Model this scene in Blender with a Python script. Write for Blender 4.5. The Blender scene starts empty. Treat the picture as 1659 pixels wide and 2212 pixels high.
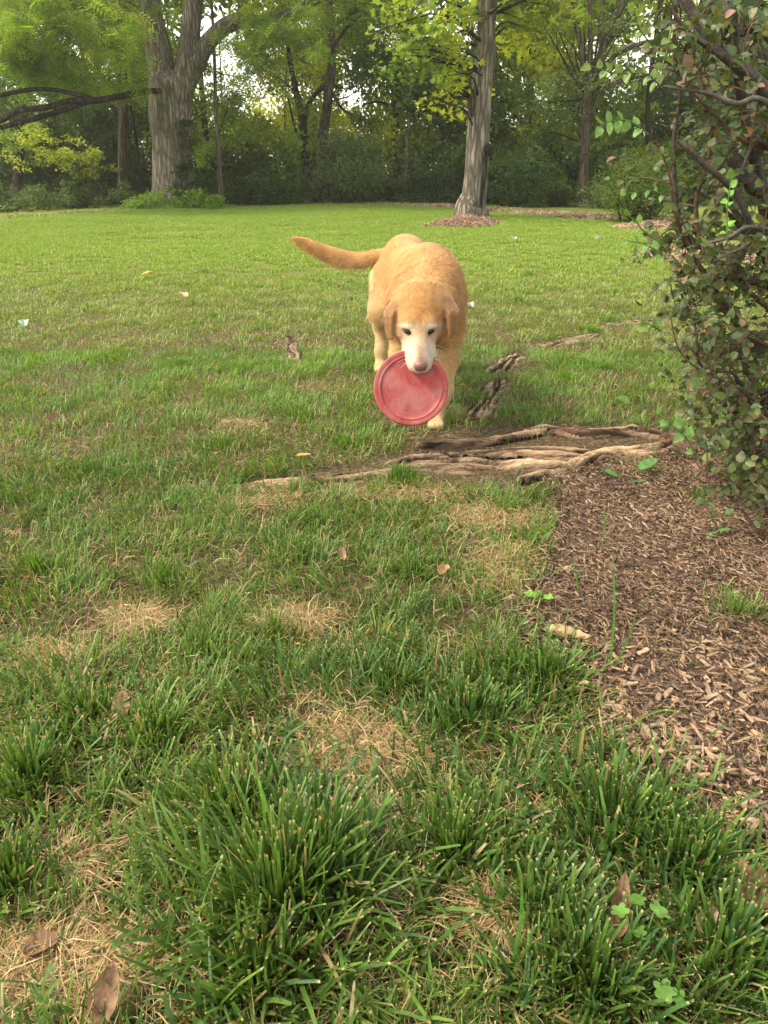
import bpy, math, random
import numpy as np
from mathutils import Vector
random.seed(7)
rng = np.random.default_rng(11)
S = bpy.context.scene
COL = S.collection
# ------------------------------------------------------------------ camera
CAM_H = 0.80
PITCH = math.radians(25.19)
F = 1533.0                      # focal length in units of a 1659 x 2212 picture
cd = bpy.data.cameras.new('camera'); cam = bpy.data.objects.new('camera', cd); COL.objects.link(cam)
cam.location = (0, 0, CAM_H); cam.rotation_euler = (math.pi/2 - PITCH, 0, 0)
cd.sensor_fit = 'VERTICAL'; cd.sensor_height = 36; cd.lens = F/2212*36
cd.clip_start = 0.05; cd.clip_end = 2000
S.camera = cam
# ------------------------------------------------------------------ sky and sun
SUN_EL, SUN_AZ = 50.0, -98.0      # azimuth from +Y towards +X
W = bpy.data.worlds.new('World'); S.world = W; W.use_nodes = True
wn = W.node_tree; wn.nodes.clear()
sky = wn.nodes.new('ShaderNodeTexSky'); sky.sky_type = 'NISHITA'; sky.sun_disc = False
sky.sun_elevation = math.radians(SUN_EL); sky.sun_rotation = math.radians(SUN_AZ)
sky.air_density = 1.0; sky.dust_density = 1.2; sky.ozone_density = 0.7
bg = wn.nodes.new('ShaderNodeBackground'); bg.inputs[1].default_value = 0.15
wo = wn.nodes.new('ShaderNodeOutputWorld')
hs = wn.nodes.new('ShaderNodeHueSaturation'); hs.inputs['Saturation'].default_value = .32   # thin bright overcast
tn = wn.nodes.new('ShaderNodeMix'); tn.data_type = 'RGBA'; tn.blend_type = 'MULTIPLY'; tn.inputs[0].default_value = 1; tn.inputs[7].default_value = (1.07, 1.01, .88, 1)
wn.links.new(sky.outputs[0], hs.inputs['Color']); wn.links.new(hs.outputs[0], tn.inputs[6]); wn.links.new(tn.outputs[2], bg.inputs[0]); wn.links.new(bg.outputs[0], wo.inputs[0])
sd = bpy.data.lights.new('sun', 'SUN'); sun = bpy.data.objects.new('sun', sd); COL.objects.link(sun)
sd.energy = 1.5; sd.angle = math.radians(14); sd.color = (1.0, 0.89, 0.70)
az = math.radians(SUN_AZ); el = math.radians(SUN_EL)
to_sun = Vector((math.sin(az)*math.cos(el), math.cos(az)*math.cos(el), math.sin(el)))
sun.rotation_euler = to_sun.to_track_quat('Z', 'Y').to_euler()
sun.location = (-10, 0, 20)
S.view_settings.view_transform = 'Standard'; S.view_settings.look = 'None'
S.view_settings.exposure = 1.74; S.view_settings.gamma = 1.0; S.view_settings.use_curve_mapping = False
S.render.engine = 'CYCLES'
S.cycles.max_bounces = 8; S.cycles.diffuse_bounces = 4; S.cycles.transmission_bounces = 4; S.cycles.glossy_bounces = 2

# ------------------------------------------------------------------ projection helpers
cp, sp = math.cos(PITCH), math.sin(PITCH)
def P(vx, vy, d):
    """world point at horizontal distance d seen at picture position vx, vy"""
    u = (vx-829.5)/F; v = (1106-vy)/F
    t = d/(cp + v*sp)
    return np.array([u*t, d, CAM_H + t*(-sp + v*cp)])
def G(vx, vy, z=0.0):
    """world point on the ground at picture position"""
    u = (vx-829.5)/F; v = (1106-vy)/F
    t = (z-CAM_H)/(-sp + v*cp)
    return np.array([u*t, t*(cp+v*sp), z])
def GA(vx, vy):
    u = (vx-829.5)/F; v = (1106-vy)/F
    t = (-CAM_H)/(-sp + v*cp)
    return u*t, t*(cp+v*sp)
def proj(x, y, z):
    dep = y*cp - (z-CAM_H)*sp
    up = y*sp + (z-CAM_H)*cp
    return 829.5 + F*x/dep, 1106 - F*up/dep
# ------------------------------------------------------------------ noise
def _h(ix, iy, s):
    n = (ix.astype(np.int64)*374761393 + iy.astype(np.int64)*668265263 + s*974634777) & 0x7fffffff
    n = ((n ^ (n >> 13))*1274126177) & 0x7fffffff
    return ((n ^ (n >> 16)) & 0xffff)/65535.0
def vnoise(x, y, s=0):
    x = np.asarray(x, float); y = np.asarray(y, float)
    ix = np.floor(x); iy = np.floor(y); fx = x-ix; fy = y-iy
    fx = fx*fx*(3-2*fx); fy = fy*fy*(3-2*fy)
    a = _h(ix, iy, s); b = _h(ix+1, iy, s); c = _h(ix, iy+1, s); d = _h(ix+1, iy+1, s)
    return (a*(1-fx)+b*fx)*(1-fy) + (c*(1-fx)+d*fx)*fy
def fbm(x, y, s=0, o=4):
    t = 0; a = .5; f = 1
    for i in range(o):
        t = t + a*vnoise(np.asarray(x)*f, np.asarray(y)*f, s+i*17); a *= .5; f *= 2.03
    return t/(1-.5**o)
def inpoly(px, py, poly):
    inside = np.zeros(np.shape(px), bool)
    n = len(poly); j = n-1
    for i in range(n):
        xi, yi = poly[i]; xj, yj = poly[j]
        c = ((yi > py) != (yj > py)) & (px < (xj-xi)*(py-yi)/((yj-yi)+1e-12)+xi)
        inside ^= c; j = i
    return inside
def gz(x, y):
    """ground height"""
    x = np.asarray(x, float); y = np.asarray(y, float)
    a = np.clip((y-0.2)/1.0, 0, 1)
    z = (fbm(x*1.1+7, y*1.1, 3, 3)-.5)*0.05*a
    z = z + (fbm(x*.18+3, y*.18, 9, 2)-.5)*0.16*np.clip((y-4)/8, 0, 1)
    return z
# ------------------------------------------------------------------ mesh helpers
def link(o, parent=None):
    COL.objects.link(o)
    if parent is not None: o.parent = parent
    return o
def tag(o, label=None, cat=None, group=None, kind=None):
    if label: o['label'] = label
    if cat: o['category'] = cat
    if group: o['group'] = group
    if kind: o['kind'] = kind
    return o
def empty(name, loc, label, cat, group=None):
    o = bpy.data.objects.new(name, None); o.location = loc; o.empty_display_size = .05
    link(o); return tag(o, label, cat, group)
def mesh(name, V, faces, mat, col=None, smooth=True):
    """faces: list of int arrays, each (n,3) or (n,4)"""
    if isinstance(faces, np.ndarray): faces = [faces]
    faces = [f for f in faces if len(f)]
    V = np.asarray(V, np.float32)
    me = bpy.data.meshes.new(name)
    me.vertices.add(len(V)); me.vertices.foreach_set('co', V.ravel())
    nl = sum(f.size for f in faces); npoly = sum(len(f) for f in faces)
    me.loops.add(nl); me.loops.foreach_set('vertex_index', np.concatenate([f.ravel() for f in faces]).astype(np.int32))
    tot = np.concatenate([np.full(len(f), f.shape[1]) for f in faces])
    st = np.concatenate([[0], np.cumsum(tot)[:-1]])
    me.polygons.add(npoly)
    me.polygons.foreach_set('loop_start', st.astype(np.int32))
    me.polygons.foreach_set('loop_total', tot.astype(np.int32))
    me.polygons.foreach_set('use_smooth', np.full(npoly, smooth))
    me.update(calc_edges=True)
    if col is not None:
        c = np.ones((len(V), 4), np.float32); c[:, :3] = col
        a = me.attributes.new('col', 'FLOAT_COLOR', 'POINT'); a.data.foreach_set('color', c.ravel())
    me.materials.append(mat)
    return me
def obj(name, V, faces, mat, parent=None, col=None, smooth=True, world=True):
    """V in world coordinates; the child keeps its place when its parent sits elsewhere"""
    V = np.asarray(V, float)
    if parent is not None and world:
        V = V - np.array(parent_world(parent))
    o = bpy.data.objects.new(name, mesh(name, V, faces, mat, col, smooth))
    return link(o, parent)
def parent_world(p):
    v = Vector((0, 0, 0))
    while p is not None:
        v = v + p.location; p = p.parent
    return v
class Acc:
    def __init__(s): s.V = []; s.F = {3: [], 4: []}; s.C = []; s.n = 0
    def add(s, V, Fs, C):
        V = np.asarray(V, float)
        for f in (Fs if isinstance(Fs, (list, tuple)) else [Fs]):
            if len(f): s.F[f.shape[1]].append(np.asarray(f)+s.n)
        c = np.empty((len(V), 3)); c[:] = C; s.V.append(V); s.C.append(c); s.n += len(V)
    def build(s, name, mat, parent=None, smooth=True):
        fs = [np.concatenate(v) for v in s.F.values() if v]
        return obj(name, np.concatenate(s.V), fs, mat, parent, np.concatenate(s.C), smooth)
def catmull(pts, n):
    pts = np.asarray(pts, float)
    if len(pts) < 3:
        t = np.linspace(0, 1, n)[:, None]; return pts[0]*(1-t)+pts[-1]*t
    p = np.vstack([2*pts[0]-pts[1], pts, 2*pts[-1]-pts[-2]])
    seg = len(pts)-1
    t = np.linspace(0, seg, n); i = np.minimum(t.astype(int), seg-1); f = (t-i)[:, None]
    a, b, c, d = p[i], p[i+1], p[i+2], p[i+3]
    return .5*((2*b)+(-a+c)*f+(2*a-5*b+4*c-d)*f**2+(-a+3*b-3*c+d)*f**3)
def tube(pts, rad, sides=8, n=None, bump=0, seed=0, squash=None, cap=True):
    """tapered tube along pts (k,3), radius rad (k)"""
    pts = np.asarray(pts, float); rad = np.asarray(rad, float)
    if n is None: n = max(2, len(pts)*3)
    q = catmull(np.column_stack([pts, rad]), n); c = q[:, :3]; r = np.maximum(q[:, 3], 1e-4)
    t = np.gradient(c, axis=0); t /= np.linalg.norm(t, axis=1)[:, None]+1e-9
    ref = np.array([0, 1, 0.]) if abs(t[0][1]) < .8 else np.array([1, 0, 0.])
    a = np.cross(t, ref); a /= np.linalg.norm(a, axis=1)[:, None]+1e-9; b = np.cross(t, a)
    th = np.linspace(0, 2*math.pi, sides, endpoint=False)
    R = r[:, None]*np.ones((1, sides))
    if bump:
        L = np.concatenate([[0], np.cumsum(np.linalg.norm(np.diff(c, axis=0), axis=1))])
        R = R*(1+bump*(fbm(np.cos(th)[None]*2.2+L[:, None]*.5+50, np.sin(th)[None]*2.2+L[:, None]*.9+50, seed, 3)-.5)*2)
    V = c[:, None]+R[..., None]*(a[:, None]*np.cos(th)[None, :, None]+b[:, None]*np.sin(th)[None, :, None])
    V = V.reshape(-1, 3)
    i = np.arange(n-1)[:, None]*sides; j = np.arange(sides)[None]; k = (j+1) % sides
    Fq = np.stack([i+j, i+k, i+sides+k, i+sides+j], -1).reshape(-1, 4)
    if cap:
        V = np.vstack([V, c[-1]+t[-1]*r[-1]*.3]); m = len(V)-1; s0 = (n-1)*sides
        Ft = np.array([[s0+jj, s0+(jj+1) % sides, m] for jj in range(sides)])
        return V, [Fq, Ft]
    return V, [Fq]
def norm(v): return v/(np.linalg.norm(v, axis=-1, keepdims=True)+1e-9)
def frames(n, fwd=None, up=None):
    """rotation matrices with columns x,y,z from forward (y) and up hint"""
    y = norm(fwd); x = norm(np.cross(y, up)); z = np.cross(x, y)
    return np.stack([x, y, z], -1)
def scatter(T, TF, pos, R, sc):
    """replicate a template T (m,3), faces TF list, over N transforms"""
    N = len(pos); m = len(T)
    sc = np.asarray(sc, float)
    if sc.ndim == 1: sc = sc[:, None]
    V = np.einsum('nij,nmj->nmi', R, T[None]*sc[:, None, :])+pos[:, None]
    off = (np.arange(N)*m)[:, None, None]
    return V.reshape(-1, 3), [(f[None]+off).reshape(-1, f.shape[1]) for f in TF]
def rand_dirs(n, r=None):
    r = r or rng
    v = r.normal(size=(n, 3)); return norm(v)
# ------------------------------------------------------------------ materials
def newmat(name):
    m = bpy.data.materials.new(name); m.use_nodes = True; nt = m.node_tree
    b = nt.nodes['Principled BSDF']; return m, nt, b
def N(nt, t, **k):
    n = nt.nodes.new(t)
    for a, v in k.items(): setattr(n, a, v)
    return n
def noise(nt, scale, detail=4, rough=.6, coord='Object', stretch=None):
    tc = N(nt, 'ShaderNodeTexCoord'); nz = N(nt, 'ShaderNodeTexNoise')
    nz.inputs['Scale'].default_value = scale; nz.inputs['Detail'].default_value = detail; nz.inputs['Roughness'].default_value = rough
    src = N(nt, 'ShaderNodeNewGeometry').outputs['Position'] if coord == 'World' else tc.outputs[coord]
    if stretch:
        mp = N(nt, 'ShaderNodeMapping'); mp.inputs['Scale'].default_value = stretch
        nt.links.new(src, mp.inputs[0]); src = mp.outputs[0]
    nt.links.new(src, nz.inputs['Vector'])
    return nz
def ramp(nt, src, stops):
    r = N(nt, 'ShaderNodeValToRGB'); e = r.color_ramp.elements
    while len(e) < len(stops): e.new(.5)
    for x, (p, c) in zip(e, stops): x.position = p; x.color = (*c, 1)
    nt.links.new(src, r.inputs[0]); return r
def bumpn(nt, src, b, strength, dist):
    bp = N(nt, 'ShaderNodeBump'); bp.inputs['Strength'].default_value = strength; bp.inputs['Distance'].default_value = dist
    nt.links.new(src, bp.inputs['Height']); nt.links.new(bp.outputs[0], b.inputs['Normal'])
    return bp
def mixc(nt, a, b, fac, mode='MIX'):
    m = N(nt, 'ShaderNodeMix', data_type='RGBA', blend_type=mode)
    for k, s in ((0, fac), (6, a), (7, b)):
        if hasattr(s, 'is_linked'): nt.links.new(s, m.inputs[k])
        elif isinstance(s, (int, float)): m.inputs[k].default_value = s
        else: m.inputs[k].default_value = (*s, 1)
    return m.outputs[2]
def attr_mat(name, rough=.6, trans=0., spec=.3, var=.35, vscale=40, coord='Object', tgain=(1.3, 1.25, .6), bump=0, sheen=0):
    m, nt, b = newmat(name)
    at = N(nt, 'ShaderNodeAttribute', attribute_name='col')
    nz = noise(nt, vscale, 3, .6, coord)
    rp = ramp(nt, nz.outputs['Fac'], [(.3, (1-var,)*3), (.7, (1+var*.5,)*3)])
    c = mixc(nt, at.outputs['Color'], rp.outputs[0], 1.0, 'MULTIPLY')
    nt.links.new(c, b.inputs['Base Color']); b.inputs['Roughness'].default_value = rough
    b.inputs['Specular IOR Level'].default_value = spec
    if sheen: b.inputs['Sheen Weight'].default_value = sheen
    if bump: bumpn(nt, nz.outputs['Fac'], b, bump, .01)
    if trans:
        out = nt.nodes['Material Output']
        tr = N(nt, 'ShaderNodeBsdfTranslucent'); c2 = mixc(nt, c, tgain, 1.0, 'MULTIPLY')
        nt.links.new(c2, tr.inputs['Color'])
        mx = N(nt, 'ShaderNodeMixShader'); mx.inputs[0].default_value = trans
        nt.links.new(b.outputs[0], mx.inputs[1]); nt.links.new(tr.outputs[0], mx.inputs[2])
        nt.links.new(mx.outputs[0], out.inputs['Surface'])
    return m
M = {}
M['grass'] = attr_mat('grass', .45, .35, .35, .25, 60, 'World')
M['straw'] = attr_mat('straw', .6, .15, .25, .3, 80, 'World')
M['leaf'] = attr_mat('leaf', .5, .5, .3, .3, 1.2, 'World')
M['nearleaf'] = attr_mat('nearleaf', .42, .3, .4, .35, 90, 'World', bump=.3)
M['deadleaf'] = attr_mat('deadleaf', .7, .15, .2, .45, 70, 'World', bump=.5)
M['twig'] = attr_mat('twig', .8, 0, .2, .5, 60, 'World', bump=.6)
M['fur'] = attr_mat('fur', .65, .15, .2, .15, 50, 'World', sheen=.3)
M['skin'] = attr_mat('skin', .8, 0, .1, .1, 60, 'World', sheen=.3)
def bark_mat(name, c1, c2, c3, scale=9, stretch=(1, 1, .16), strength=1.0, dist=.05):
    m, nt, b = newmat(name)
    nz = noise(nt, scale, 6, .7, 'World', stretch)
    big = noise(nt, 1.3, 3, .5, 'World', (1, 1, .5))
    tc = nt.nodes.new('ShaderNodeNewGeometry'); mp = N(nt, 'ShaderNodeMapping'); mp.inputs['Scale'].default_value = (stretch[0], stretch[1], stretch[2]*.8)
    nt.links.new(tc.outputs['Position'], mp.inputs[0])
    vo = N(nt, 'ShaderNodeTexVoronoi', feature='DISTANCE_TO_EDGE'); vo.inputs['Scale'].default_value = scale*1.3
    ad = N(nt, 'ShaderNodeVectorMath', operation='ADD'); sc = N(nt, 'ShaderNodeVectorMath', operation='SCALE'); sc.inputs['Scale'].default_value = .12
    nt.links.new(nz.outputs['Color'], sc.inputs[0]); nt.links.new(mp.outputs[0], ad.inputs[0]); nt.links.new(sc.outputs[0], ad.inputs[1])
    nt.links.new(ad.outputs[0], vo.inputs['Vector'])
    rv = ramp(nt, vo.outputs['Distance'], [(0.0, (0, 0, 0)), (.22, (1, 1, 1))])
    r = ramp(nt, nz.outputs['Fac'], [(.3, c1), (.52, c2), (.75, c3)])
    c = mixc(nt, c1, r.outputs[0], rv.outputs[0])
    rb = ramp(nt, big.outputs['Fac'], [(.3, (.7, .72, .66)), (.7, (1.15, 1.1, 1.05))])
    c = mixc(nt, c, rb.outputs[0], 1.0, 'MULTIPLY')
    nt.links.new(c, b.inputs['Base Color']); b.inputs['Roughness'].default_value = .9; b.inputs['Specular IOR Level'].default_value = .15
    ma = N(nt, 'ShaderNodeMath', operation='MULTIPLY'); nt.links.new(rv.outputs[0], ma.inputs[0]); nt.links.new(nz.outputs['Fac'], ma.inputs[1])
    bumpn(nt, ma.outputs[0], b, strength, dist)
    return m
M['bark_grey'] = bark_mat('bark_grey', (.10, .085, .07), (.30, .265, .225), (.46, .42, .37))
M['bark_dark'] = bark_mat('bark_dark', (.02, .017, .012), (.06, .05, .035), (.11, .095, .07))
M['bark_mid'] = bark_mat('bark_mid', (.04, .032, .022), (.13, .105, .075), (.24, .20, .15))
M['bark_pale'] = bark_mat('bark_pale', (.09, .075, .05), (.26, .22, .16), (.38, .34, .27))
# ------------------------------------------------------------------ masks shared by ground, grass and mulch (ground metres)
def gpoly(pts): return [tuple(GA(*p)) for p in pts]
MULCH = gpoly([(1530, 962), (1380, 1010), (1190, 1045), (1205, 1110), (1160, 1170), (1130, 1270), (1120, 1370), (1170, 1440), (1250, 1500),
               (1340, 1570), (1430, 1640), (1520, 1730), (1590, 1830), (1680, 1900), (2300, 1900), (2600, 1200), (2000, 930)])
SOIL = gpoly([(560, 1048), (640, 1018), (780, 1002), (880, 975), (900, 945), (1050, 938), (1180, 925), (1330, 930), (1500, 950), (1500, 1010), (1200, 1052), (1000, 1050), (900, 1040)])
_mp = np.array(MULCH); _sp = np.array(SOIL)
def sdist(x, y, poly):
    """distance to polygon edge, negative inside"""
    x = np.asarray(x, float); y = np.asarray(y, float)
    d = np.full(x.shape, 1e9); n = len(poly)
    for i in range(n):
        ax, ay = poly[i]; bx, by = poly[(i+1) % n]; ex, ey = bx-ax, by-ay
        t = np.clip(((x-ax)*ex+(y-ay)*ey)/(ex*ex+ey*ey+1e-12), 0, 1)
        d = np.minimum(d, np.hypot(x-ax-t*ex, y-ay-t*ey))
    return np.where(inpoly(x, y, poly), -d, d)
# bare / straw patches: vx, vy, radius in picture units horizontally, vertically, amount
PATCH = [(760, 1640, 150, 60, .95), (640, 1350, 80, 28, .9), (300, 1345, 70, 35, .8), (130, 1440, 75, 40, .6), (130, 2120, 190, 110, 1.0),
         (800, 1790, 60, 30, .6), (1100, 1230, 110, 60, .75), (1060, 1120, 120, 35, .8), (560, 1085, 90, 22, .7), (860, 1068, 160, 16, .8),
         (520, 925, 60, 16, .8), (700, 850, 70, 14, .6), (1330, 2010, 110, 60, .6), (1090, 1990, 90, 40, .7), (150, 1880, 60, 40, .6),
         (40, 1330, 90, 30, .5), (960, 1760, 60, 30, .5), (660, 661, 70, 6, .7), (770, 628, 60, 5, .7), (270, 515, 110, 5, .6), (1290, 585, 90, 7, .6),
         (1080, 862, 70, 34, .9), (1100, 800, 50, 30, .9), (1350, 698, 90, 9, .8), (1210, 748, 90, 10, .8), (628, 750, 18, 28, .9), (850, 2130, 120, 50, .5), (520, 1500, 60, 30, .35),
         (1210, 1290, 60, 50, .5), (1500, 2090, 120, 60, .5), (880, 1950, 50, 70, .3), (330, 1150, 120, 20, .35), (900, 930, 60, 12, .6)]
def bare(x, y):
    vx, vy = proj(x, y, 0)
    b = np.zeros(np.shape(x))
    for (px, py, rx, ry, a) in PATCH:
        e = ((vx-px)/rx)**2+((vy-py)/ry)**2
        b = np.maximum(b, a*np.clip(1.30-e, 0, 1))
    nz = fbm(np.asarray(x)*7, np.asarray(y)*7, 21, 3)
    soft = np.clip((np.asarray(y)-1.9)/.6, 0, 1)*.35
    return np.clip(b*(.25+1.3*nz)*(1-soft), 0, 1)
# ------------------------------------------------------------------ ground sheet
def grad_axis(edges):
    out = []
    for a, b, s in edges: out.extend(np.arange(a, b, s))
    out.append(edges[-1][1]); return np.array(out)
gx = grad_axis([(-130, -60, 10), (-60, -12, 4), (-12, -3, .5), (-3, 3, .06), (3, 12, .5), (12, 60, 4), (60, 130, 10)])
gy = grad_axis([(-40, -4, 6), (-4, 0, .5), (0, 5, .06), (5, 12, .3), (12, 60, 2), (60, 160, 10)])
X, Y = np.meshgrid(gx, gy); Z = gz(X, Y)
Z = Z*np.clip(1-(np.abs(X)-40)/40, 0, 1)
nx, ny = len(gx), len(gy)
i = np.arange(ny-1)[:, None]*nx; j = np.arange(nx-1)[None]
FQ = np.stack([i+j, i+j+1, i+j+nx+1, i+j+nx], -1).reshape(-1, 4)
m, nt, b = newmat('ground_soil')
n1 = noise(nt, 1.6, 5, .6, 'World'); n2 = noise(nt, 70, 5, .7, 'World')
soil = ramp(nt, n2.outputs['Fac'], [(.3, (.035, .024, .014)), (.5, (.11, .078, .045)), (.7, (.26, .19, .11))])
green = ramp(nt, n2.outputs['Fac'], [(.3, (.12, .15, .028)), (.7, (.26, .30, .065))])
geo = N(nt, 'ShaderNodeNewGeometry'); sx = N(nt, 'ShaderNodeSeparateXYZ'); nt.links.new(geo.outputs['Position'], sx.inputs[0])
mr = N(nt, 'ShaderNodeMapRange'); mr.inputs[1].default_value = 3.5; mr.inputs[2].default_value = 9.0
nt.links.new(sx.outputs['Y'], mr.inputs[0])
c = mixc(nt, soil.outputs[0], green.outputs[0], mr.outputs[0])
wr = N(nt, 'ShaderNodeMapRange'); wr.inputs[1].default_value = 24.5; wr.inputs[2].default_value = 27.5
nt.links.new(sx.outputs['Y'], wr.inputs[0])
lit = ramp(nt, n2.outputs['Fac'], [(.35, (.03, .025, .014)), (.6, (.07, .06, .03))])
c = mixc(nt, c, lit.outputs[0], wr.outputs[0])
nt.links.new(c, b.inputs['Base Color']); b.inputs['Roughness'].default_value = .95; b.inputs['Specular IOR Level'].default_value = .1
bumpn(nt, n2.outputs['Fac'], b, .9, .02)
M['soil'] = m
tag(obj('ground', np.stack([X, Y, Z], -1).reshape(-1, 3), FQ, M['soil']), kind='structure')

# ------------------------------------------------------------------ blades
def blades(acc, base, h, w, azi, lean, col, tipc, rows, cut=.85, curl=1.8, twist=None):
    """flat tapering blades bent over; rows = parameters along the blade"""
    n = len(base); t = np.asarray(rows)[None, :, None]
    d = np.stack([np.cos(azi), np.sin(azi), 0*azi], -1)[:, None]
    ln = lean[:, None, None]; hh = h[:, None, None]
    ang = ln*(.35+.65*t**(curl-1))            # angle from the vertical grows along the blade
    c = base[:, None]+d*hh*np.sin(ang)*t+np.array([0, 0, 1.])*hh*np.cos(ang)*t
    side_az = azi+math.pi/2+(rng.normal(0, .5, n) if twist is None else twist)
    s = np.stack([np.cos(side_az), np.sin(side_az), rng.normal(0, .25, n)], -1)[:, None]
    prof = np.interp(np.asarray(rows), [0, .3, .75, 1], [.65, 1, .8, cut*.55+.02])[None, :, None]
    hw = w[:, None, None]*.5*prof
    V = np.stack([c-s*hw, c+s*hw], 2)         # n, rows, 2, 3
    k = len(rows)
    V = V.reshape(-1, 3)
    off = (np.arange(n)*2*k)[:, None, None]
    q = np.array([[2*r, 2*r+1, 2*r+3, 2*r+2] for r in range(k-1)])[None]
    C = np.repeat(col[:, None], 2*k, 1).reshape(n, k, 2, 3)
    shade = np.interp(np.asarray(rows), [0, .3, 1], [0, 1, 1])[None, :, None, None]
    pale = np.array([.16, .18, .07])
    C = C*shade+pale*(1-shade)*.8+C*(1-shade)*.2
    C[:, -1] = tipc[:, None]
    acc.add(V, (q+off).reshape(-1, 4), C.reshape(-1, 3))
GREENS = np.array([[.055, .120, .022], [.078, .152, .026], [.108, .195, .032], [.155, .245, .040], [.058, .132, .038]])
def grass_color(x, y, n, near=0.0):
    nz = fbm(x*2.2+4, y*2.2, 41, 3); a = np.clip((nz-.35)*2.2, 0, 1)[:, None]
    dark = GREENS[rng.choice([0, 1, 1, 4, 2], n)]; light = GREENS[rng.choice([1, 2, 3, 3, 2], n)]
    f = np.clip(a*.8+(.35-near)+rng.normal(0, .18, n)[:, None], 0, 1)
    far = np.clip((y-.7)/2.2, 0, 1)[:, None]*np.array([.34, .46, .2])+1.05    # paler, yellower turf with distance
    return (dark*(1-f)+light*f)*rng.uniform(.75, 1.3, n)[:, None]*far
STRAW = np.array([[.50, .36, .16], [.58, .44, .22], [.42, .27, .11], [.62, .50, .28], [.50, .30, .13]])
def view_pts(n, y0, y1, margin=1.15, power=1.0):
    """random ground points inside the view wedge, uniform in area"""
    out = []
    while sum(len(o) for o in out) < n:
        y = y0+(y1-y0)*rng.random(n*2)**power
        wd = .545*margin*(y*cp+CAM_H*sp)+.05; wm = .545*margin*(y1*cp+CAM_H*sp)+.05
        x = rng.uniform(-1, 1, n*2)*wm
        k = np.abs(x) < wd; out.append(np.stack([x[k], y[k]], -1))
    return np.concatenate(out)[:n]
ROCKY = []     # root shapes reject grass; filled below: (polyline pts, width)
def root_clear(x, y):
    d = np.full(x.shape, 9.)
    for pts, wd in ROCKY:
        for (a, b) in zip(pts[:-1], pts[1:]):
            e = b-a; t = np.clip(((x-a[0])*e[0]+(y-a[1])*e[1])/(e@e+1e-9), 0, 1)
            d = np.minimum(d, np.hypot(x-a[0]-t*e[0], y-a[1]-t*e[1])/wd)
    return d
def g2(*p): return np.array([GA(*q) for q in p])
ROOTL = [  # name, points (vx,vy), half width m, height m
    (g2((1560, 985), (1490, 968), (1400, 985), (1330, 985), (1270, 1003), (1200, 1028), (1120, 1045)), .030, .050),
    (g2((1500, 968), (1430, 950), (1370, 940), (1330, 942), (1250, 948), (1180, 938), (1130, 945)), .026, .036),
    (g2((1290, 985), (1220, 985), (1100, 985), (1000, 990), (900, 1000), (830, 1016)), .052, .024),
    (g2((1180, 940), (1080, 960), (980, 965), (900, 968)), .020, .036),
    (g2((1060, 1010), (950, 1015), (850, 1022), (760, 1028), (680, 1034), (590, 1042), (530, 1046)), .034, .026),
    (g2((1230, 1010), (1120, 1010), (1020, 1000), (930, 985)), .022, .036),
]
ROOTS2 = [
    ('exposed_root', g2((1035, 910), (1045, 880), (1062, 850), (1085, 835)), .060, .020, 'pale knobbly root lump beside the dog, in front of a smaller lump'),
    ('exposed_root', g2((1065, 815), (1082, 800), (1100, 785), (1120, 772)), .058, .020, 'weathered root lump in the grass, uppermost of two right of the dog'),
    ('exposed_root', g2((1290, 708), (1330, 699), (1380, 693), (1430, 689)), .050, .010, 'flat pale root nearly flush with the turf, reaching the shrub'),
    ('exposed_root', g2((1145, 753), (1185, 748), (1240, 737), (1285, 724)), .055, .010, 'flat pale root nearly flush with the turf, between lump and shrub'),
    ('exposed_root', g2((618, 728), (630, 745), (640, 778)), .038, .016, 'small tan root knuckle in the lawn left of the dog'),
]
for p, w_, h_ in ROOTL: ROCKY.append((p, w_*1.0))
for _, p, w_, h_, _l in ROOTS2: ROCKY.append((p, w_*.9))
MD = lambda x, y: sdist(x, y, MULCH)
SD = lambda x, y: sdist(x, y, SOIL)
def keep_grass(x, y, edge=.035):
    e = (fbm(x*14, y*14, 77, 3)-.5)*.13+(fbm(x*5, y*5, 79, 2)-.5)*.16
    md = MD(x, y)+e
    p = np.clip(md/edge, 0, 1)
    p = p*np.clip((SD(x, y)+e*.5)/.03, 0.02, 1)
    rc = root_clear(x, y)+(fbm(x*16, y*16, 88, 3)-.5)*1.6; p = p*np.clip((rc-.75)/.5, 0, 1)
    return p*(1-.93*bare(x, y))
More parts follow.
